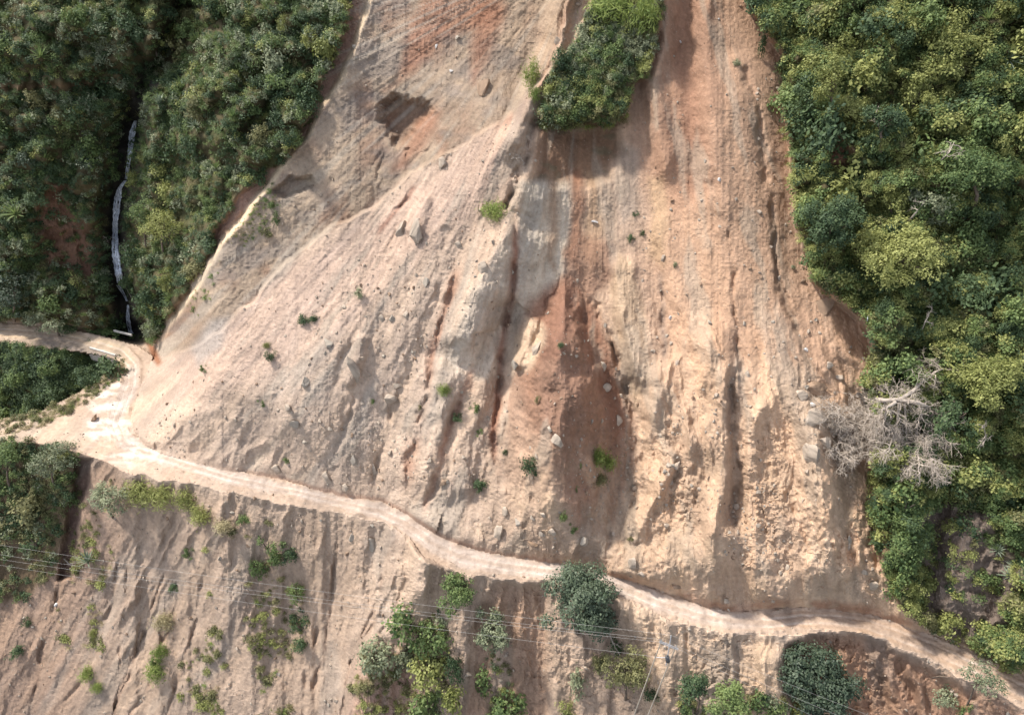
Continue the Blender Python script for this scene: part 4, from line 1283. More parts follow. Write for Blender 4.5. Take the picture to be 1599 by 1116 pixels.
ga, gb = at(141, 544), at(181, 556); ga.z = gb.z = 0.0
fa, fb = at(184, 529), at(212, 537); fa.z = fb.z = 0.0
br = empty('culvert_bridge', (0, 0, 0))
link_obj('parapet', bar_mesh('parapet', fa, fb, 0.22, 0.28, MAT_KERB), [], br)
link_obj('parapet', bar_mesh('parapet', ga, gb, 0.25, 0.32, MAT_KERB), [], br)
d = (gb - ga).normalized(); L_ = (gb - ga).length; out_ = Vector((d.y, -d.x, 0))
ha = ga + out_ * 0.35
hw_v, hw_f = [], []
cx_, rad_, zb = L_ * 0.52, 0.95, -2.6
arc = [(cx_ + rad_ * math.cos(t), -1.55 + rad_ * math.sin(t)) for t in np.linspace(math.pi, 0, 11)]
inner = [(cx_ - rad_, zb)] + arc + [(cx_ + rad_, zb)]
outer = [(-0.6, zb)] + [(-0.6 + (L_ + 1.2) * k / 10, 0.02) for k in range(11)] + [(L_ + 0.6, zb)]
for s in (0.0, -0.5):
    for x, z in inner + outer:
        q = ha + d * x + out_ * s; hw_v.append((q.x, q.y, z))
n_ = len(inner)
for base_ in (0, 2 * n_):
    for k in range(n_ - 1):
        hw_f.append((base_ + k, base_ + n_ + k, base_ + n_ + k + 1, base_ + k + 1))
for k in range(n_ - 1):
    hw_f.append((k, k + 1, 2 * n_ + k + 1, 2 * n_ + k))
me = bpy.data.meshes.new('headwall'); me.from_pydata(hw_v, [], hw_f); me.materials.append(MAT_CONC)
link_obj('headwall', me, [], br)
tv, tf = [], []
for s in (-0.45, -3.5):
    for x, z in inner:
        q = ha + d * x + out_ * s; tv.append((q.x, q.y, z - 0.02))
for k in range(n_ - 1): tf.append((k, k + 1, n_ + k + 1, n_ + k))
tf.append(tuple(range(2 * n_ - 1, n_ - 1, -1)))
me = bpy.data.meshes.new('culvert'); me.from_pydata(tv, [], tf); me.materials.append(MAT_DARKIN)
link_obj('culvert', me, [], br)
tag(br, 'small concrete culvert bridge with whitewashed parapets below the waterfall', 'bridge')

# ------------------------------------------------------------------ rocks
def rock_mesh(seed, mat, cuts=10):
    r = np.random.default_rng(seed)
    import bmesh
    bm = bmesh.new(); bmesh.ops.create_icosphere(bm, subdivisions=3, radius=1.0)
    v = np.array([x.co[:] for x in bm.verts])
    for _ in range(cuts):
        n = r.normal(size=3); n /= np.linalg.norm(n); dd = r.uniform(0.28, 0.68)
        h = v @ n
        v = v - np.outer(np.clip(h - dd, 0, None), n) * 0.97
    v *= 1 + 0.035 * r.normal(size=(len(v), 1))
    for x, c in zip(bm.verts, v): x.co = c
    me = bpy.data.meshes.new('rock'); bm.to_mesh(me); bm.free()
    me.materials.append(mat)
    return me


ROCKS = {k: [rock_mesh(400 + 10 * i + q, mt) for q in range(4)] for i, (k, mt) in enumerate((('tan', MAT_ROCK), ('orange', MAT_ROCKO), ('grey', MAT_ROCKG), ('white', MAT_ROCKW)))}
rrnd = random.Random(9)


def rock(k, u, v, w, h, label, name='boulder', cat='boulder', group=None, sink=0.42, tilt=None):
    p = at(u, v); m = mpp(u, v); n = normal_at(u, v, 10)
    sx = 0.5 * w * m; sy = 0.5 * h * m; sz = 0.5 * (sx + min(sx, sy)) * 0.85
    q = n.to_track_quat('Z', 'Y')
    R = q.to_matrix() @ Matrix.Rotation((tilt if tilt is not None else rrnd.uniform(-.35, .35)), 3, 'Z')
    o = put(name, ROCKS[k][rrnd.randrange(4)], p + n * (sz * (0.5 - (sink if w < 26 else 0.62))), (sx * 1.12, sy * 1.12, sz), rot=R.to_euler())
    return tag(o, label, cat, group)


for row_ in (
    ('tan', 628, 360, 16, 34, 'narrow pale slab, left of the two standing side by side on the upper talus'),
    ('tan', 650, 362, 24, 44, 'broad pale slab, right of the two standing side by side on the upper talus'),
    ('tan', 553, 580, 20, 52, 'tall narrow pale slab standing in the middle of the left talus'),
    ('grey', 511, 534, 22, 18, 'squat grey boulder below the dark shrub pair on the left talus'),
    ('grey', 463, 661, 22, 15, 'smooth egg-shaped grey boulder lying alone on the left talus'),
    ('tan', 449, 637, 18, 14, 'broken tan stone just above the smooth egg-shaped boulder'),
    ('grey', 478, 594, 18, 20, 'square grey stone left of the tall narrow slab'),
    ('tan', 435, 735, 26, 20, 'rounded tan boulder half buried at the road edge below a green seedling'),
    ('tan', 598, 497, 14, 12, 'leftmost of three small stones in a row mid-talus'),
    ('grey', 613, 496, 13, 12, 'middle one of three small stones in a row mid-talus'),
    ('tan', 634, 492, 12, 14, 'rightmost of three small stones in a row mid-talus'),
    ('grey', 667, 441, 13, 16, 'small pale upright stone between the slab pair and the big rib'),
    ('tan', 757, 418, 24, 18, 'flat-lying slab half way up the pale rock rib'),
    ('tan', 608, 625, 28, 22, 'blocky tan boulder with a flat underside in the left gullies'),
    ('tan', 621, 602, 14, 12, 'small tan stone just above the blocky tan boulder'),
    ('tan', 585, 733, 16, 22, 'upright pale stone in the grey gully above the road bend'),
    ('grey', 554, 717, 14, 26, 'thin grey stone left of the upright pale stone in the gully'),
    ('tan', 512, 746, 20, 20, 'tan boulder at the toe of the left gullies'),
    ('tan', 538, 762, 16, 18, 'jagged stone at the road edge right of the toe boulder'),
    ('orange', 755, 140, 24, 52, 'large yellowish rock chunk leaning against the upper talus edge'),
    ('tan', 690, 258, 20, 24, 'small slab poking from the top of the talus near the dark hollow'),
    ('tan', 718, 383, 18, 12, 'small ledge stone between the slab pair and the yellow-green tuft'),
    ('tan', 838, 545, 26, 30, 'largest pale crag block at the left edge of the red cone'),
    ('grey', 806, 570, 20, 18, 'broken grey block under the pale crag blocks'),
    ('tan', 859, 671, 13, 14, 'smaller of two pale boulders touching on the red cone'),
    ('tan', 870, 688, 23, 22, 'larger of two pale boulders touching on the red cone'),
    ('tan', 948, 605, 18, 20, 'pale angular stone in the dark groove right of the red cone'),
    ('tan', 942, 573, 12, 18, 'pale stone higher up in the dark groove right of the red cone'),
    ('tan', 965, 658, 14, 20, 'tan stone at the lower end of the dark groove'),
    ('grey', 807, 813, 15, 13, 'round grey boulder, leftmost of the cluster above the middle of the road'),
    ('tan', 832, 808, 11, 10, 'small tan stone second from the left in the cluster above the road'),
    ('tan', 850, 805, 15, 12, 'tan stone topmost in the cluster above the road'),
    ('tan', 860, 829, 19, 16, 'largest round boulder of the cluster above the road'),
    ('tan', 846, 833, 12, 14, 'stone pressed against the largest round boulder above the road'),
    ('orange', 832, 850, 20, 12, 'reddish stone lying just above the middle of the road'),
    ('grey', 912, 842, 20, 18, 'grey boulder right of the cluster, above the dark spreading tree'),
    ('tan', 788, 800, 16, 20, 'upright pale stone left of the boulder cluster'),
    ('tan', 780, 832, 22, 24, 'large pale lump below the upright stone, left of the boulder cluster'),
    ('orange', 1278, 608, 42, 34, 'big rust-orange boulder at the top of the boulder pile by the dead tree'),
    ('tan', 1268, 655, 44, 34, 'big pale block with a shadowed underside in the pile by the dead tree'),
    ('tan', 1251, 622, 24, 26, 'pale rough block left below the rust-orange boulder'),
    ('white', 1269, 632, 10, 9, 'small whitish stone wedged between the big blocks by the dead tree'),
    ('tan', 1287, 690, 24, 30, 'narrow tilted slab below the big pale block'),
    ('tan', 1270, 712, 46, 30, 'wide pale block lowest in the pile by the dead tree'),
    ('tan', 1293, 572, 16, 14, 'tan stone above the rust-orange boulder'),
    ('white', 1258, 545, 9, 9, 'small white stone on the rill above the boulder pile'),
    ('orange', 1290, 480, 38, 50, 'large angular brown block at the right edge of the scar by the dark hollow'),
    ('orange', 1255, 440, 14, 10, 'flat brown stone above the large angular brown block'),
    ('orange', 1347, 583, 13, 15, 'upper of two brown stones above the dead tree root'),
    ('tan', 1349, 606, 15, 10, 'lower of two stones touching the dead tree root'),
    ('grey', 1325, 842, 16, 16, 'squarish grey stone in the furrow near the lower right corner of the scar'),
    ('tan', 1365, 915, 20, 16, 'pale boulder low on the scar beside the hanging green creepers'),
    ('tan', 1350, 893, 12, 12, 'small pale stone above the boulder beside the creepers'),
    ('grey', 581, 849, 18, 28, 'tilted pale boulder hanging on the slope just below the road'),
    ('grey', 550, 837, 12, 16, 'smaller pale boulder left of the tilted one below the road'),
    ('white', 928, 346, 14, 6, 'thin white stone lying on the face under the turf block'),
    ('white', 681, 72, 6, 10, 'tiny white stone high on the scarp above the dark hollow'),
    ('white', 704, 111, 10, 7, 'pale bluish stone on the scarp right above the dark hollow'),
    ('white', 1062, 65, 6, 6, 'tiny white stone right of the turf block'),
    ('white', 1048, 495, 6, 10, 'small white stone on the slope right of the red cone'),
    ('white', 1124, 280, 7, 8, 'small white stone on the orange slope below the turf block'),
    ('white', 1122, 30, 5, 4, 'tiny white stone near the top of the orange slope'),
    ('white', 88, 944, 6, 7, 'small white stone in the furrow at the lower left'),
    ('tan', 990, 880, 20, 18, 'broken tan stone on the toe right of the dark spreading tree'),
    ('tan', 1000, 895, 16, 12, 'flat tan stone touching the road edge right of the dark spreading tree'),
    ('orange', 1055, 915, 22, 14, 'reddish clod on the toe above the road near the power pole'),
):
    rock(*row_)


def scattered(n, mask, seed, mind):
    r = np.random.default_rng(seed)
    ok = np.argwhere((mask > 0.5) & (U > -20) & (U < 1619) & (V > -20) & (V < 1136))
    r.shuffle(ok)
    out = []
    for i, j in ok:
        u, v = UL[j], VL[i]
        if all((u - a) ** 2 + (v - b) ** 2 > mind * mind for a, b in out):
            out.append((u, v))
            if len(out) >= n: break
    return out


# plain words for where a small thing lies: the nearest landmark of the slope and the side it lies on
MARKS = [(832, 125, 'the bright cane clump'), (755, 140, 'the leaning yellowish chunk'), (634, 190, 'the dark hollow'), (640, 362, 'the two standing slabs'), (553, 580, 'the tall narrow slab'),
         (482, 498, 'the dark shrub pair'), (463, 661, 'the egg-shaped boulder'), (560, 459, 'the high grey-green shrub'), (426, 549, 'the lone dark talus shrub'), (608, 625, 'the blocky tan boulder'),
         (695, 606, 'the bright tuft below the rib'), (775, 328, 'the tuft atop the rib'), (757, 418, 'the slab on the pale rib'), (752, 757, 'the dense dark shrub above the road'),
         (826, 540, 'the pale crag blocks'), (880, 445, 'the apex of the red cone'), (866, 682, 'the touching boulder pair'), (940, 714, 'the drooping grass clumps'), (840, 820, 'the boulder cluster above the road'),
         (912, 842, 'the grey boulder above the road'), (826, 720, 'the tall leafy shrub'), (995, 366, 'the plant pair below the turf'), (930, 120, 'the turf block'), (1048, 495, 'the white stone by the cone'),
         (1124, 280, 'the white stone on the orange slope'), (1290, 480, 'the angular brown block'), (1258, 545, 'the white stone on the rill'), (1278, 608, 'the rust-orange boulder'), (1270, 712, 'the lowest pale block'),
         (1325, 842, 'the squarish grey stone'), (1150, 720, 'the long grey rill'), (1055, 915, 'the reddish clod by the road'), (1054, 411, 'the pale sprig'), (1230, 910, 'the toe above the right road bend'), (1100, 620, 'the ribs of the middle right slope'),
         (1572, 92, 'the topmost right agaves'), (1424, 145, 'the columnar creeper tree'), (1298, 132, 'the tall edge tree'), (1262, 158, 'the dark edge tree'), (1305, 235, 'the small bare patch'), (1452, 312, 'the bare-limbed tree'),
         (1520, 272, 'the broad green tree'), (1402, 402, 'the large yellow-green tree'), (1290, 355, 'the leaning dark tree'), (1582, 328, 'the right edge agave'), (1356, 500, 'the trickle'), (1548, 590, 'the broad yellow tree'),
         (1400, 650, 'the dead tree'), (1410, 780, 'the upper creeper mass'), (1400, 860, 'the bright creeper mass'), (1500, 880, 'the grey rock ledge'), (1566, 880, 'the three pale agaves'), (1470, 960, 'the yellow bush by the ledge'),
         (1560, 730, 'the middle of the right edge'), (1432, 14, 'the top edge agave'), (1460, 500, 'the glade below the large tree'),
         (28, 332, 'the left edge agave'), (66, 88, 'the agave above the ledge'), (100, 138, 'the path ledge'), (167, 192, 'the umbrella-shaped tree'), (207, 215, 'the top of the waterfall'), (180, 350, 'the middle of the waterfall'),
         (204, 510, 'the foot of the waterfall'), (105, 370, 'the bare red patch'), (20, 462, 'the dark left edge tree'), (255, 57, 'the two yellow trees'), (250, 160, 'the agave right of the waterfall'), (252, 350, 'the flat-topped tree'),
         (365, 182, 'the agave near the crest'), (306, 196, 'the mid-spur agave'), (338, 262, 'the low spur agave'), (420, 60, 'the top of the spur'), (500, 60, 'the upper scar crest'), (290, 440, 'the lower end of the spur'), (116, 250, 'the agave left of the waterfall'), (60, 20, 'the top left corner'),
         (160, 560, 'the bridge'), (80, 600, 'the middle of the gully'), (968, 131, 'the dark agave on the turf'), (900, 180, 'the lower rim of the turf'), (960, 20, 'the tall grass on the turf'),
         (420, 846, 'the bush above the weeds'), (262, 965, 'the dry tuft'), (140, 1045, 'the round grass tuft'), (245, 1030, 'the bright bush pair'), (88, 944, 'the white furrow stone'), (581, 849, 'the tilted boulder'), (470, 980, 'the dark bushes by the chute'), (140, 872, 'the grey spiky plant'), (592, 1010, 'the pale bush on the spur')]


def where(u, v, rank=0):
    best = sorted(MARKS, key=lambda m: (m[0] - u) ** 2 + (m[1] - v) ** 2)[rank]
    du, dv = u - best[0], v - best[1]
    dist = math.hypot(du, dv)
    ver = 'above' if dv < 0 else 'below'; hor = 'left of' if du < 0 else 'right of'
    far = 'close ' if dist < 26 else ('' if dist < 60 else 'well ')
    if abs(du) > 2.2 * abs(dv): d_ = hor
    elif abs(dv) > 2.2 * abs(du): d_ = ver
    else: d_ = ver + ' and ' + hor
    return far + d_ + ' ' + best[2]


_labels = set()


def single(fmt, u, v):
    """fmt with its place filled in, by another landmark where the first one is taken"""
    for k in range(4):
        lab = fmt % where(u, v, k)
        if lab not in _labels: break
    _labels.add(lab)
    return lab


noise_sel = fbm(U / 60, V / 80, 14, 3)
for reg_, n_s, lab, grp, sd_seed in (
    (up * slide * (1 - scarp) * (U < 720) * (V > 330) * (noise_sel > 0), 80, 'loose', 'loose stones on the left talus', 1),
    (up * slide * (U > 720) * (U < 1000) * (V > 480), 50, 'loose', 'loose stones around the red cone', 2),
    (up * slide * (U > 1000) * (V > 250), 95, 'loose', 'loose stones on the right slope', 3),
    (low * (U > 60) * (U < 640), 26, 'loose', 'loose stones below the road', 4),
):
    for u, v in scattered(n_s, reg_, 60 + sd_seed, 13):
        s = rrnd.uniform(3.6, 7.5) * (1.0 if rrnd.random() < 0.85 else 1.5)
        kk = rrnd.choice(['tan', 'tan', 'tan', 'grey', 'orange']); asp = rrnd.uniform(0.7, 1.3)
        lab = single('%s %s %sstone, %%s' % ('tiny' if s < 5 else ('small' if s < 7 else 'bigger'), {'tan': 'tan', 'grey': 'grey', 'orange': 'brown'}[kk], 'flat ' if asp < 0.85 else ('upright ' if asp > 1.15 else '')), u, v)
        rock(kk, u, v, s, s * asp, lab, 'stone', 'stone', grp)

# rubble too fine to count
RUB_COL = bpy.data.collections.new('rubble_sources')
for i, k in enumerate(('tan', 'tan', 'grey', 'orange')):
    import bmesh
    bm = bmesh.new(); bmesh.ops.create_icosphere(bm, subdivisions=1, radius=1.0)
    r = np.random.default_rng(i + 900)
    for x in bm.verts: x.co *= 1 + 0.28 * r.normal()
    me = bpy.data.meshes.new('rubble'); bm.to_mesh(me); bm.free(); me.materials.append({'tan': MAT_ROCK, 'grey': MAT_ROCKG, 'orange': MAT_ROCKO}[k])
    RUB_COL.objects.link(bpy.data.objects.new('rubble_%d' % i, me))


def rubble(name, label, dens, seed, size):
    r = np.random.default_rng(seed)
    sel = r.random(U.shape) < dens
    ii, jj = np.nonzero(sel); n = len(ii)
    s = size * np.exp(r.normal(size=n) * 0.55)
    p = P3[ii * NU + jj] + np.stack([0 * s, -0.1 * s, 0.2 * s], 1)
    instancer(name, p, r.uniform(0, 6.28, (n, 3)), np.stack([s, s * r.uniform(.6, 1.2, n), s * r.uniform(.5, .9, n)], 1), r.integers(0, 4, n), RUB_COL, label)


patch = sstep(-0.15, 0.5, fbm(U / 55, V / 75, 15, 4))
rubble('slope_rubble', 'loose gravel and small rubble strewn over the landslide', slide * up * (1 - 0.6 * scarp) * (0.003 + 0.05 * patch ** 3 * (0.4 + 0.6 * sstep(500, 750, V))), 71, 0.12)
rubble('lower_rubble', 'fine rubble on the slope below the road', low * (1 - M_lowleft) * 0.012 * (0.4 + patch), 72, 0.11)
rubble('verge_gravel', 'gravel swept to the edges of the road', bench * (1 - M_road) * 0.02, 73, 0.07)

# ------------------------------------------------------------------ trees and named plants
for a in (
    dict(name='spreading_tree', mk='blue', ub=902, vb=985, uc=904, vc=945, w=124, h=130, label='large dark blue-green tree standing below the road in the middle', nleaf=11000, leaf=0.36, lobes=22, seed=11, trunk_r=0.3),
    dict(name='spreading_tree', mk='blue', ub=1280, vb=1100, uc=1278, vc=1062, w=116, h=118, label='large dark blue-green tree below the road near the lower right corner', nleaf=11000, leaf=0.36, lobes=22, seed=12, trunk_r=0.3),
    dict(name='leafy_tree', mk='mid', ub=712, vb=952, uc=711, vc=926, w=56, h=76, label='round green tree left of the dark spreading tree, touching the road edge', nleaf=2000, leaf=0.34, lobes=10, seed=13, trunk_r=0.18),
    dict(name='leafy_tree', mk='grey', ub=772, vb=1012, uc=770, vc=982, w=64, h=78, label='grey-green tree between the round green tree and the dark spreading tree', nleaf=2200, leaf=0.34, lobes=11, seed=14, trunk_r=0.18),
    dict(name='leafy_tree', mk='olive', ub=978, vb=1090, uc=977, vc=1046, w=74, h=72, label='rounded dark olive tree beside the power pole', nleaf=2600, leaf=0.32, lobes=12, seed=15, trunk_r=0.18),
    dict(name='thin_tree', mk='grey', ub=1512, vb=1100, uc=1530, vc=1058, w=66, h=52, label='wispy pale tree overhanging the road at the right end', nleaf=900, leaf=0.28, lobes=12, seed=16, trunk_r=0.1, gaps=1.0, flat=0.8),
    dict(name='large_tree', mk='yellow', ub=1405, vb=452, uc=1402, vc=402, w=140, h=118, label='large yellow-green crowned tree above the dark hollow right of the scar', nleaf=9000, leaf=0.32, lobes=22, seed=17, trunk_r=0.32),
    dict(name='leafy_tree', mk='yellow', ub=255, vb=400, uc=252, vc=350, w=76, h=56, label='bright yellow-green flat-topped tree right of the waterfall', nleaf=2200, leaf=0.33, lobes=11, seed=18, trunk_r=0.18, flat=0.8),
    dict(name='leafy_tree', mk='mid', ub=228, vb=390, uc=222, vc=338, w=44, h=56, label='green tree touching the bright flat-topped one, nearer the waterfall', nleaf=1400, leaf=0.32, lobes=9, seed=19, trunk_r=0.15),
    dict(name='roadside_tree', mk='grey', ub=92, vb=524, uc=80, vc=496, w=84, h=34, label='pale flat spreading tree at the road bend left of the bridge', nleaf=1400, leaf=0.34, lobes=12, seed=20, trunk_r=0.14, flat=0.8, gaps=1.0),
    dict(name='dark_tree', mk='blue', ub=20, vb=498, uc=20, vc=462, w=84, h=64, label='dark blue-green tree above the road at the left edge', nleaf=2400, leaf=0.33, lobes=12, seed=21, trunk_r=0.2),
    dict(name='yellow_tree', mk='yellow', ub=243, vb=82, uc=241, vc=60, w=28, h=24, label='left one of two small yellow-green trees high in the ravine', nleaf=600, leaf=0.36, lobes=7, seed=22, trunk_r=0.12),
    dict(name='yellow_tree', mk='yellow', ub=270, vb=78, uc=270, vc=54, w=25, h=28, label='right one of two small yellow-green trees high in the ravine', nleaf=600, leaf=0.36, lobes=7, seed=23, trunk_r=0.12),
    dict(name='leafy_tree', mk='olive', ub=288, vb=60, uc=286, vc=32, w=44, h=44, label='brownish green tree above the two small yellow trees', nleaf=1200, leaf=0.32, lobes=9, seed=24, trunk_r=0.14),
    dict(name='dark_tree', mk='dark', ub=228, vb=112, uc=226, vc=86, w=50, h=38, label='rounded dark tree under the left small yellow tree', nleaf=1200, leaf=0.32, lobes=9, seed=25, trunk_r=0.14),
    dict(name='young_tree', mk='yellow', ub=170, vb=218, uc=167, vc=192, w=28, h=20, label='small light green umbrella-shaped tree left of the top of the waterfall', nleaf=500, leaf=0.34, lobes=7, seed=26, trunk_r=0.08, flat=0.7),
    dict(name='large_tree', mk='grey', ub=1450, vb=358, uc=1452, vc=312, w=84, h=62, label='grey-green tree with bare limbs behind the large yellow-green tree', nleaf=2000, leaf=0.32, lobes=13, seed=27, trunk_r=0.22, gaps=1.0, trunk_mat=MAT_DEAD),
    dict(name='leafy_tree', mk='yellow', ub=1396, vb=340, uc=1395, vc=308, w=56, h=46, label='small yellow-green tree above the left side of the large yellow-green tree', nleaf=1300, leaf=0.36, lobes=9, seed=28, trunk_r=0.15),
    dict(name='leafy_tree', mk='yellow', ub=1302, vb=182, uc=1298, vc=132, w=56, h=84, label='tall yellow-green tree at the forest edge near the small bare patch', nleaf=1700, leaf=0.32, lobes=11, seed=29, trunk_r=0.16),
    dict(name='leafy_tree', mk='yellow', ub=1424, vb=182, uc=1424, vc=145, w=44, h=72, label='columnar creeper-covered tree in the middle of the right hillside', nleaf=1300, leaf=0.36, lobes=9, seed=30, trunk_r=0.15),
    dict(name='dark_tree', mk='dark', ub=1288, vb=420, uc=1290, vc=355, w=92, h=110, label='dark green tree leaning over the scar edge left of the large yellow-green tree', nleaf=5000, leaf=0.33, lobes=14, seed=31, trunk_r=0.2),
    dict(name='dark_tree', mk='dark', ub=1272, vb=200, uc=1262, vc=158, w=62, h=72, label='dark blue-green tree at the scar edge right of the orange slope', nleaf=1700, leaf=0.32, lobes=10, seed=32, trunk_r=0.18),
    dict(name='dark_tree', mk='dark', ub=1378, vb=230, uc=1378, vc=186, w=56, h=44, label='dark shadowy tree below the columnar creeper tree', nleaf=1300, leaf=0.32, lobes=9, seed=33, trunk_r=0.15),
    dict(name='large_tree', mk='yellow', ub=1560, vb=640, uc=1548, vc=590, w=110, h=80, label='broad yellow-green tree right of the top of the dead tree', nleaf=5000, leaf=0.33, lobes=16, seed=34, trunk_r=0.22),
    dict(name='large_tree', mk='mid', ub=1520, vb=330, uc=1520, vc=272, w=110, h=84, label='broad green tree right of the grey-green tree with bare limbs', nleaf=4800, leaf=0.33, lobes=16, seed=35, trunk_r=0.22),
    dict(name='leafy_tree', mk='dark', ub=1088, vb=1112, uc=1084, vc=1072, w=52, h=52, label='dark tree with bare twigs right of the power pole', nleaf=1500, leaf=0.32, lobes=10, seed=36, trunk_r=0.14),
    dict(name='leafy_tree', mk='mid', ub=1135, vb=1140, uc=1134, vc=1092, w=62, h=60, label='bright green tree at the bottom edge right of the power pole', nleaf=1800, leaf=0.34, lobes=11, seed=37, trunk_r=0.14),
    dict(name='leafy_tree', mk='grey', ub=176, vb=806, uc=172, vc=776, w=60, h=80, label='grey-green tree leaning out below the road bend', nleaf=2000, leaf=0.32, lobes=11, seed=38, trunk_r=0.15),
    dict(name='leafy_tree', mk='grey', ub=85, vb=760, uc=84, vc=722, w=72, h=56, label='grey-green tree with a yellow top below the turning place', nleaf=2000, leaf=0.32, lobes=11, seed=39, trunk_r=0.15),
    dict(name='leafy_tree', mk='mid', ub=14, vb=760, uc=10, vc=716, w=62, h=64, label='green tree below the turning place at the left edge', nleaf=1800, leaf=0.32, lobes=10, seed=40, trunk_r=0.15),
):
    tree(**a)

